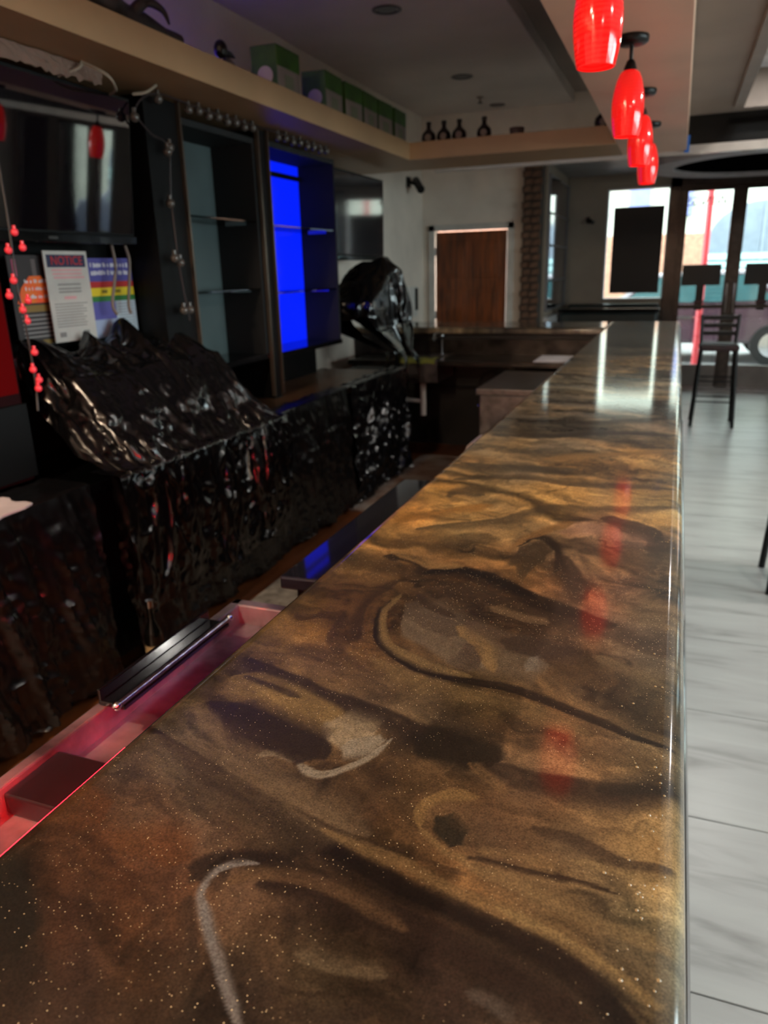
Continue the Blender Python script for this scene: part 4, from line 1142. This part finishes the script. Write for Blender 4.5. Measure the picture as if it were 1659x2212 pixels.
def crumple(me, amp, seed, sc=2.8):
    n = len(me.vertices)
    co = np.empty(n * 3); me.vertices.foreach_get('co', co); co = co.reshape(-1, 3)
    no = np.empty(n * 3); me.vertices.foreach_get('normal', no); no = no.reshape(-1, 3)
    f = ridge(co[:, 0] * sc + co[:, 1] * sc * .6, co[:, 1] * sc, co[:, 2] * sc * .55, s=seed, o=2)
    me.vertices.foreach_set('co', (co + no * (amp * (f - .45))[:, None]).ravel()); me.update()
def drape(jobs, frames):
    """lay plastic over hidden shapes with a short cloth settling, then keep only the settled sheet"""
    cols = []; out = []
    for j in jobs:
        for mbx in j['shapes']:
            o = mbx.build('hidden_form', BLACKP)
            md = o.modifiers.new('collision', 'COLLISION')
            o.collision.thickness_outer = .012; o.collision.cloth_friction = 60
            cols.append(o)
        x0, x1, y0, y1, z, nx, ny, wav, seed = j['sheet']
        X, Y = np.meshgrid(np.linspace(x0, x1, nx), np.linspace(y0, y1, ny), indexing='ij')
        Z = z + wav * ridge(X * 2.5 + 2, Y * 4, s=seed) + wav * .6 * fbm(X * 9, Y * 9, s=seed + 2)
        o = MB().grid(np.stack([X, Y, Z], -1)).build(j['name'], j['mat'], smooth=True)
        md = o.modifiers.new('cloth', 'CLOTH'); st = md.settings
        vg = o.vertex_groups.new(name='held')
        vg.add([i for i, v in enumerate(o.data.vertices) if j['held'](v.co)], 1.0, 'REPLACE')
        st.vertex_group_mass = 'held'
        st.quality = 5; st.mass = .12; st.tension_stiffness = 25; st.compression_stiffness = 8; st.shear_stiffness = 8; st.bending_stiffness = .35
        st.tension_damping = 8; st.bending_damping = .6; st.air_damping = 2
        md.collision_settings.distance_min = .008; md.collision_settings.collision_quality = 3
        md.point_cache.frame_start = 1; md.point_cache.frame_end = frames
        out.append((o, j))
    for f in range(1, frames + 1): scene.frame_set(f)
    dg = bpy.context.evaluated_depsgraph_get()
    for o, j in out:
        me = bpy.data.meshes.new_from_object(o.evaluated_get(dg))
        o.modifiers.clear(); o.data = me
        crumple(me, j['crumple'], 5)
        if 'shape' in j:
            for v in me.vertices: v.co = j['shape'](v.co.copy())
        me.polygons.foreach_set('use_smooth', [True] * len(me.polygons))
        sm = o.modifiers.new('smooth', 'SUBSURF'); sm.levels = 1; sm.render_levels = 1
        tag(o, j['label'], 'plastic bag', 'bagged equipment on the back bar')
    for o in cols: bpy.data.objects.remove(o)
    scene.frame_set(1)
    return [o for o, j in out]
form1 = MB().prism([(-2.42, .83), (-2.0, .83), (-2.03, 1.02), (-2.16, 1.17), (-2.42, 1.20)], 2.30, 3.28, 'y')
form1b = MB().box(-2.60, -1.885, 1.9, 3.8, .05, .842)
form2 = MB().prism([(5.22, .83), (6.12, .83), (6.12, 1.10), (5.86, 1.56), (5.66, 1.56), (5.22, 1.34)], -2.42, -2.08, 'x')
form2b = MB().box(-2.60, -1.97, 5.0, 6.3, .05, .5)
def tie(c):
    z = c.z if c.z > 1.12 else 1.12 - (1.12 - c.z) * 2.1
    k = float(np.interp(z, [.45, .62, .82, .95, 1.12, 1.3, 1.7], [.30, .42, .44, .30, .8, 1, 1]))
    ax, ay = -2.16, 5.75
    sh = float(np.interp(z, [.6, .9, 1.15], [.2, .17, 0]))
    return Vector((ax + sh + (c.x - ax) * k, ay + (c.y - ay) * k, max(z, .53 + .06 * abs(math.sin(9 * c.y)))))
drape([dict(name='bagged_register', label='big crumpled black plastic bag covering a register on the back bar below the posters', mat=BAGP, shapes=[form1, form1b], sheet=(-2.40, -1.12, 2.10, 3.56, 1.215, 116, 134, .13, 3), crumple=.04, held=lambda c: c.x < -2.36 and 2.25 < c.y < 3.25),
       dict(name='bagged_machine', label='tall black plastic bag tied over a machine at the far end of the back bar', mat=BAGP, shapes=[form2, form2b], sheet=(-2.85, -1.65, 5.0, 6.45, 1.585, 84, 96, .07, 9), crumple=.03, shape=tie, held=lambda c: abs(c.x + 2.25) < .1 and abs(c.y - 5.76) < .08)], 36)
tag(MB().box(-2.5, -2.22, 5.56, 5.93, .0, .80).build('equipment_stand', BLACKP, bevel=.006), 'black stand between the back bar and the sink', 'stand')

# torn white paper on the near counter
pp_ = []
for k in range(28):
    a = 2 * math.pi * k / 28
    r = 1 + .09 * math.sin(k * 5.1) + .05 * math.sin(k * 11.3)
    pp_.append((-2.02 + .13 * r * math.cos(a), 1.60 + .2 * r * math.sin(a)))
G = MB().prism(pp_, .856, .862, 'z')
tag(G.build('torn_paper', mat('torn_paper', (206, 196, 200), .8), bevel=0), 'torn white paper lying on the near black sheeting at the left edge', 'paper')
# bottle in the gap between the sheets
bt = thing('dark_bottle', 'dark bottle with a cream label standing in the gap of the sheeting', 'bottle', (-1.82, 2.145, 0))
MB().lathe([(.03, .0), (.035, .01), (.035, .2), (.03, .23), (.013, .27), (.012, .33)], (-1.82, 2.145, .01), 20).build('glass_body', mat('bottle_glass', (10, 9, 8), .1, coat=.5), bt, smooth=True)
MB().lathe([(.0356, .07), (.0356, .17)], (-1.82, 2.145, .01), 20, cap=False).build('label_band', mat('cream_label', (150, 128, 92), .7), bt, smooth=True)
MB().cyl((-1.82, 2.145, .335), .014, .03, 14).build('cap', CHROME, bt, smooth=True)

# ================================================================ LAMPS AND CEILING FITTINGS
SHADE = None
def shade_material():
    m = bpy.data.materials.new('red_art_glass'); m.use_nodes = True
    nt = m.node_tree; b = nt.nodes['Principled BSDF']; N = nt.nodes.new; L = nt.links.new
    tc = N('ShaderNodeTexCoord')
    mp = N('ShaderNodeMapping'); mp.inputs['Scale'].default_value = (1, 1, 3.2); mp.inputs['Rotation'].default_value = (.25, .2, 0)
    L(tc.outputs['Object'], mp.inputs[0])
    wv = N('ShaderNodeTexWave'); wv.bands_direction = 'Z'; wv.inputs['Scale'].default_value = 9; wv.inputs['Distortion'].default_value = 5; wv.inputs['Detail'].default_value = 3
    L(mp.outputs[0], wv.inputs['Vector'])
    rp = N('ShaderNodeValToRGB')
    rp.color_ramp.elements[0].color = rgba((224, 18, 18)); rp.color_ramp.elements[1].color = rgba((255, 34, 28))
    L(wv.outputs['Fac'], rp.inputs[0])
    L(rp.outputs[0], b.inputs['Base Color']); L(rp.outputs[0], b.inputs['Emission Color'])
    b.inputs['Emission Strength'].default_value = .32
    b.inputs['Roughness'].default_value = .12
    b.inputs['Coat Weight'].default_value = .6
    return m
SHADE = shade_material()
def pendant(loc, label):
    p = thing('pendant_lamp', label, 'lamp', loc, 'red pendant lamps over the bar')
    x, y, z = loc   # z: soffit underside
    MB().lathe([(.058, -.0005), (.06, -.006), (.058, -.02), (.05, -.026), (.012, -.028)], loc, 28).build('canopy', BLACKM, p, smooth=True)
    MB().lathe([(.007, -.02), (.007, -.078)], loc, 12).build('stem', BLACKM, p, smooth=True)
    MB().lathe([(.01, -.075), (.016, -.083), (.024, -.105), (.026, -.122), (.012, -.124)], loc, 20).build('socket_cap', BLACKM, p, smooth=True)
    prof = [(.026, -.112), (.036, -.12), (.046, -.145), (.054, -.18), (.0585, -.215), (.059, -.24), (.057, -.27), (.052, -.305), (.046, -.332)]
    inner = [(r - .004, z_) for r, z_ in reversed(prof)]
    MB().lathe(prof + inner, loc, 32, cap=False).build('glass_shade', SHADE, p, smooth=True)
    MB().ball((x, y, z - .2), .022, 14).build('bulb', mat('bulb_glow', (255, 200, 160), .4, emis=(255, 90, 60), estr=1.5), p, smooth=True)
    return p
p0 = pendant((-.235, 2.12, 2.35), 'red glass pendant lamp nearest the camera, cut by the top edge')
copy_tree(p0, (-.235, 3.25, 2.35), 'second red glass pendant from the camera, its black canopy in full view')
copy_tree(p0, (-.235, 4.2, 2.35), 'third red glass pendant lamp from the camera')
copy_tree(p0, (-.235, 5.15, 2.35), 'farthest and smallest red glass pendant lamp over the bar')

def downlight(loc, label, lit, power=0, col=(1, .95, .88), r=.075):
    d = thing('recessed_light', label, 'ceiling light', loc, 'recessed ceiling lights')
    MB().lathe([(r, .0), (r + .02, -.001), (r + .022, -.006), (r + .0, -.008), (r - .012, .004)], loc, 28, cap=False).build('trim_ring', mat('lamp_trim', (150, 146, 144), .35) if lit else mat('dark_lamp_trim', (66, 62, 66), .35), d, smooth=True)
    MB().lathe([(r - .012, -.0005), (r - .012, .003)], (loc[0], loc[1], loc[2] - .003), 28).build('lens', mat('lit_lens', (255, 250, 240), .4, emis=(255, 246, 232), estr=14) if lit else mat('unlit_lens', (52, 48, 56), .3), d)
    if lit and power:
        area('lamp', (loc[0], loc[1], loc[2] - .012), (0, 0, 0), r * 1.8, r * 1.8, power, col, shape='DISK', parent=d)
    return d
downlight((-1.9, 5.2, 3.15), 'unlit recessed ceiling light over the bar well, nearest the camera', False)
downlight((-1.92, 7.13, 3.15), 'dark unlit recessed ceiling light in the middle of the bar well', False)
downlight((-1.9, 8.45, 3.15), 'farthest unlit recessed ceiling light over the bar well', False, r=.06)
downlight((.52, 5.45, 2.765), 'lit recessed ceiling light beside the black beam', True, 8)
downlight((1.6, 4.2, 2.765), 'lit recessed ceiling light in the dining ceiling above the stools', True, 14)
downlight((1.6, 1.4, 2.765), 'lit recessed ceiling light in the dining ceiling beside the camera', True, 14)
downlight((1.6, -1.4, 2.765), 'lit recessed ceiling light in the dining ceiling behind the camera', True, 14)
downlight((-1.6, -.6, 3.15), 'lit warm recessed ceiling light over the near end of the bar well', True, 46, (1, .74, .5))
downlight((-1.6, -2.2, 3.15), 'added unseen warm fill light by the rear wall of the bar well', True, 60, (1, .78, .56))  # unseen lamp added to lift the dim bar well
sk = thing('sprinkler_head', 'small sprinkler head hanging from the bar well ceiling', 'sprinkler', (-1.97, 8.0, 3.15))
MB().lathe([(.035, 0), (.035, -.012), (.012, -.014), (.012, -.05)], (-1.97, 8.0, 3.15), 16).build('pipe', DARKC, sk, smooth=True)
MB().lathe([(.02, -.05), (.03, -.056), (.02, -.06)], (-1.97, 8.0, 3.15), 16).build('deflector', BLACKM, sk, smooth=True)
# blue LED strip lying on the ledge
tag(MB().box(-2.75, -2.73, 2.9, 4.3, 2.471, 2.485).build('led_strip_light', mat('violet_led', (60, 40, 255), .4, emis=(70, 40, 255), estr=9)), 'violet-blue light strip hidden on the ledge against the wall', 'light strip')

# round ceiling canopy by the entrance
rg = thing('ceiling_canopy', 'round white ceiling canopy ring with a black centre by the entrance', 'ceiling canopy', (.8, 9.25, 2.5))
MB().lathe([(.96, -.0), (1.22, -.0), (1.235, .02), (1.235, .1), (.96, .1), (.96, 0)], (.8, 9.25, 2.5), 64, cap=False).build('white_ring', mat('canopy_white', (190, 182, 184), .7, spec=.2), rg, smooth=True)
MB().lathe([(.96, .0), (.96, .02)], (.8, 9.25, 2.53), 64).build('black_disc', mat('canopy_black', (7, 7, 8), .9, spec=.0), rg)
MB().lathe([(.0, 0), (.10, -.01), (.15, -.03), (.16, -.05), (.02, -.06)], (.95, 8.95, 2.53), 24).build('light_dome', mat('dome_glass', (60, 64, 66), .25), rg, smooth=True)
MB().box(.43, .55, 8.05, 8.10, 2.497, 2.5).build('vent_slot', DARKC, rg)

# blue painter's tape on the soffit end
tag(MB().box(-.045, -.012, 6.485, 6.4985, 2.335, 2.45).build('painters_tape', mat('blue_tape', (38, 112, 206), .6)), 'strip of blue masking tape stuck to the soffit end', 'tape')

# ================================================================ THINGS ON THE LEDGE
GRN = mat('green_carton', (46, 84, 14), .6, noise=(12, .2)); PALE = mat('carton_white', (132, 120, 112), .6)
g0 = thing('drink_carton', 'green drink carton standing alone on the ledge', 'carton', (-2.12, 4.05, 2.47), 'green drink cartons on the ledge')
cx, cy, cz = -2.12, 4.05, 2.47
MB().box(cx - .075, cx + .075, cy - .13, cy + .13, cz, cz + .215).build('carton_body', PALE, g0, bevel=.003)
MB().box(cx - .077, cx + .0765, cy - .132, cy + .132, cz + .12, cz + .217).build('green_upper_wrap', GRN, g0, bevel=.003)
MB().box(cx - .0765, cx + .0762, cy - .1325, cy - .1315, cz + .0, cz + .12).build('green_end', GRN, g0)
MB().lathe([(.045, 0), (.045, -.0025)], (cx + .005, cy - .1325, cz + .075), 24, axis='y').build('round_emblem', mat('emblem_white', (176, 168, 158), .6), g0)
MB().box(cx + .0756, cx + .0768, cy - .05, cy + .05, cz + .03, cz + .09).build('side_emblem', mat('side_emblem', (112, 116, 92), .6), g0)
for i, yy in enumerate((4.64, 4.95, 5.24, 5.53, 5.84)):
    copy_tree(g0, (-2.12, yy, 2.47), ('first green carton of the far row on the ledge', 'second green carton of the far row on the ledge', 'third green carton of the far row on the ledge', 'fourth green carton of the far row on the ledge', 'last green carton of the far row, nearest the corner bottles')[i], rz=(.03, -.03, .02, -.03, .02)[i])

BOT = mat('brown_bottle', (34, 22, 16), .15, noise=(8, .2), coat=.4)
b0 = thing('squat_bottle', 'squat dark bottle with a round pale label, leftmost on the far ledge', 'bottle', (-1.88, 6.02, 2.47), 'squat bottles on the far ledge')
MB().lathe([(.04, 0), (.052, .008), (.056, .04), (.05, .07), (.028, .092), (.017, .105), (.016, .13)], (-1.88, 6.02, 2.47), 22).build('glass_body', BOT, b0, smooth=True)
MB().lathe([(.019, .128), (.02, .15), (.012, .154)], (-1.88, 6.02, 2.47), 16).build('stopper', BLACKM, b0, smooth=True)
MB().lathe([(.024, 0), (.024, -.003)], (-1.88 + .01, 6.02 - .054, 2.47 + .04), 18, axis='y').build('round_label', PALE, b0)
for xx, lb in ((-1.76, 'squat dark bottle with a round pale label, second from left on the far ledge'), (-1.64, 'squat dark bottle with a round pale label, third from left on the far ledge'), (-1.45, 'squat dark bottle with a round pale label standing apart on the far ledge'), (-.60, 'squat dark bottle at the right end of the far ledge beside the soffit')):
    copy_tree(b0, (xx, 6.02, 2.47), lb)
tag(MB().lathe([(.05, 0), (.055, .05), (.052, .055), (.045, .01)], (-1.2, 6.0, 2.471), 20).build('glass_bowl', mat('smoky_bowl', (96, 84, 80), .2), smooth=True), 'small glass bowl on the far ledge right of the bottles', 'bowl')

# dark carved ornament and a small figurine on the near ledge
DRK = mat('dark_driftwood', (44, 32, 28), .6, noise=(16, .4), bump=(30, .5, .01))
orn = thing('driftwood_ornament', 'dark gnarled driftwood ornament lying on the near ledge', 'ornament', (-2.08, 2.75, 2.47))
MB().tube(catmull3([(-2.06, 2.2, 2.50), (-2.1, 2.4, 2.53), (-2.06, 2.6, 2.53), (-2.08, 2.8, 2.52), (-2.05, 3.05, 2.485)]), [.03 + .03 * abs(math.sin(k * .7)) * (1 - k / 26) for k in range(21)], 12).build('trunk', DRK, orn, smooth=True)
for pts in ([(-2.08, 2.42, 2.53), (-2.06, 2.47, 2.60), (-2.04, 2.55, 2.63)], [(-2.08, 2.62, 2.53), (-2.04, 2.68, 2.60), (-2.02, 2.76, 2.60), (-2.02, 2.79, 2.57)], [(-2.07, 2.78, 2.52), (-2.04, 2.84, 2.58), (-2.02, 2.92, 2.57), (-2.02, 2.96, 2.53)]):
    MB().tube(catmull3(pts), [.028 - .0016 * k for k in range(len(catmull3(pts)))], 10).build('branch', DRK, orn, smooth=True)
fg = thing('bird_figurine', 'small dark bird-shaped figurine on the ledge left of the single carton', 'figurine', (-2.1, 3.48, 2.47))
MB().lathe([(.004, 0), (.05, .004), (.055, .02), (.03, .05), (.014, .07)], (-2.1, 3.52, 2.47), 18).build('base', mat('grey_stone', (84, 76, 72), .7), fg, smooth=True)
MB().ball((-2.1, 3.47, 2.565), .032, 14, 1.25).build('body', BLACKM, fg, smooth=True)
MB().tube([(-2.1, 3.48, 2.56), (-2.09, 3.54, 2.555), (-2.09, 3.575, 2.55)], [.02, .012, .004], 8).build('tail', BLACKM, fg, smooth=True)

# security camera under the ledge by the white wall, small switch box
sc_ = thing('security_camera', 'small black security camera on the white wall beneath the ledge', 'camera', (-2.78, 8.2, 2.4))
MB().box(-2.8, -2.78, 8.15, 8.25, 2.4, 2.5).build('mount', BLACKM, sc_)
MB().tube([(-2.78, 8.2, 2.45), (-2.7, 8.18, 2.42)], .015, 8).build('arm', BLACKM, sc_)
MB().tube([(-2.74, 8.3, 2.47), (-2.62, 8.1, 2.36)], .042, 14).build('body', BLACKM, sc_, smooth=True)
sb = thing('wall_panel_box', 'white service panel with a dark slot low on the white wall', 'panel', (-2.79, 8.2, 1.1))
MB().box(-2.8, -2.785, 7.75, 8.45, 1.05, 1.38).build('cover', mat('panel_white', (202, 198, 190), .5), sb, bevel=.003)
MB().box(-2.785, -2.775, 8.36, 8.44, 1.12, 1.36).build('dark_slot', BLACKP, sb)

# ================================================================ ENTRANCE AREA
tag(MB().box(-.84, -.24, FW + .03, FW + .045, 1.2, 2.24).build('window_poster', mat('black_poster_back', (9, 9, 11), .5)), 'large black poster covering most of the street window', 'poster')
INK = mat('window_lettering', (150, 140, 140), .6)
RI = Matrix.Rotation(math.pi / 2, 4, 'X') @ Matrix.Scale(-1, 4, (1, 0, 0))
wl = thing('door_lettering', 'grey WINGS lettering on the left door glass, read backwards from inside', 'lettering', (.25, FW + .05, 2.22))
text_mesh('WINGS', .15, INK, 'letters', wl, Matrix.Translation((.24, FW + .048, 2.26)) @ RI)
DSG = mat('black_sign', (10, 9, 10), .4)
for i, (a, b) in enumerate(((.03, .48), (.75, 1.18))):
    s = thing('door_sign', ('black square sign hanging on the left door glass', 'black square sign hanging on the right door glass')[i], 'sign', ((a + b) / 2, FW + .03, 1.28), 'black signs on the doors')
    MB().box(a, b, FW + .03, FW + .05, 1.28, 1.53).build('sign_board', DSG, s, bevel=.003)
    MB().box((a + b) / 2 - .045, (a + b) / 2 + .045, FW + .03, FW + .05, .98, 1.28).build('sign_post', DSG, s)
    MB().box((a + b) / 2 - .06, (a + b) / 2 + .06, FW + .028, FW + .03, 1.06, 1.1).build('sticker', mat('maroon_sticker', (90, 50, 54), .5), s)
wc = thing('wall_camera', 'small dark camera on the greige wall left of the street window', 'camera', (-1.15, FW - .01, 2.1))
MB().box(-1.17, -1.13, FW - .02, FW, 2.06, 2.14).build('mount', BLACKM, wc)
MB().tube([(-1.15, FW - .02, 2.1), (-1.08, FW - .12, 2.07)], .025, 10).build('body', BLACKM, wc, smooth=True)

GRNV = mat('dark_green_vinyl', (18, 34, 36), .3, noise=(6, .2))
bo = thing('booth_bench', 'dark green upholstered booth bench below the street window', 'bench', (-.75, 9.9, 0))
MB().box(-1.32, -.2, 9.55, 10.2, .12, .46).build('seat', GRNV, bo, bevel=.03)
MB().box(-1.32, -.2, 10.2, 10.4, .12, 1.08).build('backrest', GRNV, bo, bevel=.03)
MB().box(-1.32, -.2, 9.5, 9.62, .46, 1.02).build('near_backrest', GRNV, bo, bevel=.03)
MB().box(-1.34, -.18, 9.48, 9.64, 1.02, 1.06).build('cap_rail', BLACKG, bo, bevel=.01)
MB().box(-1.3, -.22, 9.58, 10.38, 0, .12).build('plinth', BLACKP, bo)

# bar stools on the dining side
SEATR = mat('dark_red_vinyl', (40, 16, 18), .6, noise=(9, .3))
def stool(loc, label):
    s = thing('bar_stool', label, 'stool', loc, 'bar stools')
    x, y, z = loc
    sp = .19
    for sx in (-1, 1):
        for sy in (-1, 1):
            top = (x + sx * .155, y + sy * .15, .74)
            pts = [(x + sx * sp, y + sy * .185, 0), top]
            if sy > 0: pts.append((x + sx * .17, y + .19, 1.06))
            MB().tube(pts, .017, 8).build('leg', BLACKM, s, smooth=True)
    MB().box(x - .18, x + .18, y - .17, y + .17, .735, .795).build('seat', SEATR, s, bevel=.02)
    for zz, hw in ((.25, .182), (.45, .172)):
        for a, b in (((-hw, -hw * .97), (hw, -hw * .97)), ((-hw, hw * .97), (hw, hw * .97)), ((-hw, -hw * .97), (-hw, hw * .97)), ((hw, -hw * .97), (hw, hw * .97))):
            MB().tube([(x + a[0], y + a[1], zz), (x + b[0], y + b[1], zz)], .008, 6).build('stretcher', BLACKM, s)
    for k in range(3): MB().box(x - .17, x + .17, y + .175, y + .195, .86 + .075 * k, .90 + .075 * k).build('back_slat', BLACKM, s, bevel=.004)
    return s
st = stool((.42, 8.12, 0), 'black metal bar stool with dark seat standing beyond the bar end')
stool((.735, 3.98, 0), 'black bar stool whose leg shows at the right edge of the floor')

# ================================================================ THE STREET OUTSIDE
tag(MB().box(-14, 22, FW + .15, 30, -.14, -.03).build('pavement', mat('pavement_concrete', (104, 102, 100), .8, noise=(2, .15))), 'pale pavement and road outside the doors', 'pavement', kind='structure')
tag(MB().box(6.2, 22, -10, FW + .15, -.14, -.03).build('side_pavement', mat('pavement_concrete', (104, 102, 100), .8)), 'pale pavement outside the side windows', 'pavement', kind='structure')
FACE = mat('pale_facade', (158, 156, 142), .8, noise=(2, .08))
PEACH = mat('peach_brick', (138, 96, 74), .8, noise=(24, .25))
bd = thing('street_building', 'pale building with peach brick base and grey arches across the street', 'building', (3, 20, 0))
MB().box(-14, 22, 20, 22, 0, 7).build('wall', FACE, bd)
MB().box(-1.8, .55, 19.9, 20, 0, 2.2).build('brick_base', PEACH, bd)
MB().box(-9, -2.4, 19.9, 20, 0, 3.2).build('brick_base', PEACH, bd)
MB().box(5.5, 8.5, 19.9, 20, 0, 4.2).build('brick_base', PEACH, bd)
GREYA = mat('grey_arch_glass', (84, 92, 100), .3)
MINT = mat('mint_sill', (132, 162, 158), .5)
for k in range(4):
    c = 1.7 + 3.0 * k if k else 1.7
    arc = [(c - 1.15, .6)] + [(c - 1.15 * math.cos(math.pi * t / 14), 2.0 + .85 * math.sin(math.pi * t / 14)) for t in range(15)] + [(c + 1.15, .6)]
    w = MB().prism(arc, 19.86, 20.0, 'y').build('arched_window', GREYA, bd)
    for z in (1.42, 1.6): MB().box(c - 1.1, c + 1.1, 19.8, 19.86, z, z + .13).build('sill', MINT, w)
    MB().box(c - .03, c + .03, 19.83, 19.86, .6, 2.85).build('mullion', mat('arch_mullion', (90, 98, 106), .4), w)
for k in range(3): MB().box(-2.2 + .95 * k, -1.75 + .95 * k, 19.88, 20, 2.6, 3.3).build('upper_window', mat('lavender_glass', (84, 88, 128), .3), bd)
tag(MB().cyl((.33, 12.6, -.05), .045, 3.2, 14).box(.22, .44, 12.5, 12.7, -.05, .02).build('red_post', mat('red_post_paint', (150, 16, 26), .4)), 'red street post outside the left door', 'post')
def car(loc, label, paint, hs=1.0):
    x, y, z = loc
    c = thing('parked_car', label, 'car', loc, 'cars parked in the street')
    prof = [(-2.15, .3), (-2.2, .62), (-2.05, .82), (-1.15, .92), (-.45, 1.40), (.9, 1.44), (1.55, .98), (2.1, .9), (2.2, .6), (2.15, .3)]
    MB().prism([(x + a, .3 + (b - .3) * hs) for a, b in prof], y - .85, y + .85, 'y').build('body', paint, c, bevel=.06)
    gp = mat('car_glass', (46, 76, 78), .08, coat=.6); H = lambda b: .3 + (b - .3) * hs
    MB().prism([(x - .95, H(.95)), (x - .42, H(1.33)), (x + .2, H(1.36)), (x + .2, H(.95))], y - .862, y - .85, 'y').build('side_window', gp, c)
    MB().prism([(x + .28, H(.95)), (x + .28, H(1.36)), (x + .85, H(1.36)), (x + 1.35, H(.97))], y - .862, y - .85, 'y').build('side_window', gp, c)
    for wx in (-1.35, 1.35):
        for sy in (-1, 1):
            w = MB().lathe([(.2, -.1), (.31, -.1), (.32, -.06), (.32, .06), (.31, .1), (.2, .1)], (x + wx, y + sy * .8, .29), 24, axis='y').build('tyre', BLACKP, c, smooth=True)
            MB().lathe([(.19, -.105), (.19, .105)], (x + wx, y + sy * .8, .29), 18, axis='y').build('hubcap', CHROME, w)
    MB().box(x - 2.21, x - 2.1, y - .7, y - .45, .62, .74).build('headlight', CHROME, c)
    MB().box(x + 2.1, x + 2.21, y - .7, y - .45, .66, .78).build('tail_light', mat('tail_red', (150, 20, 20), .3), c)
    MB().box(x - .3, x + .2, y - .87, y - .85, .7, .73).build('door_trim', CHROME, c)
    return c
car((.1, 14.2, -.03), 'dark maroon car parked outside the left door', mat('maroon_car_paint', (52, 34, 42), .2, coat=.8))
car((5.3, 14.4, -.03), 'tall dark blue car parked outside the right-hand windows', mat('navy_car_paint', (30, 38, 62), .2, coat=.8), 1.36)
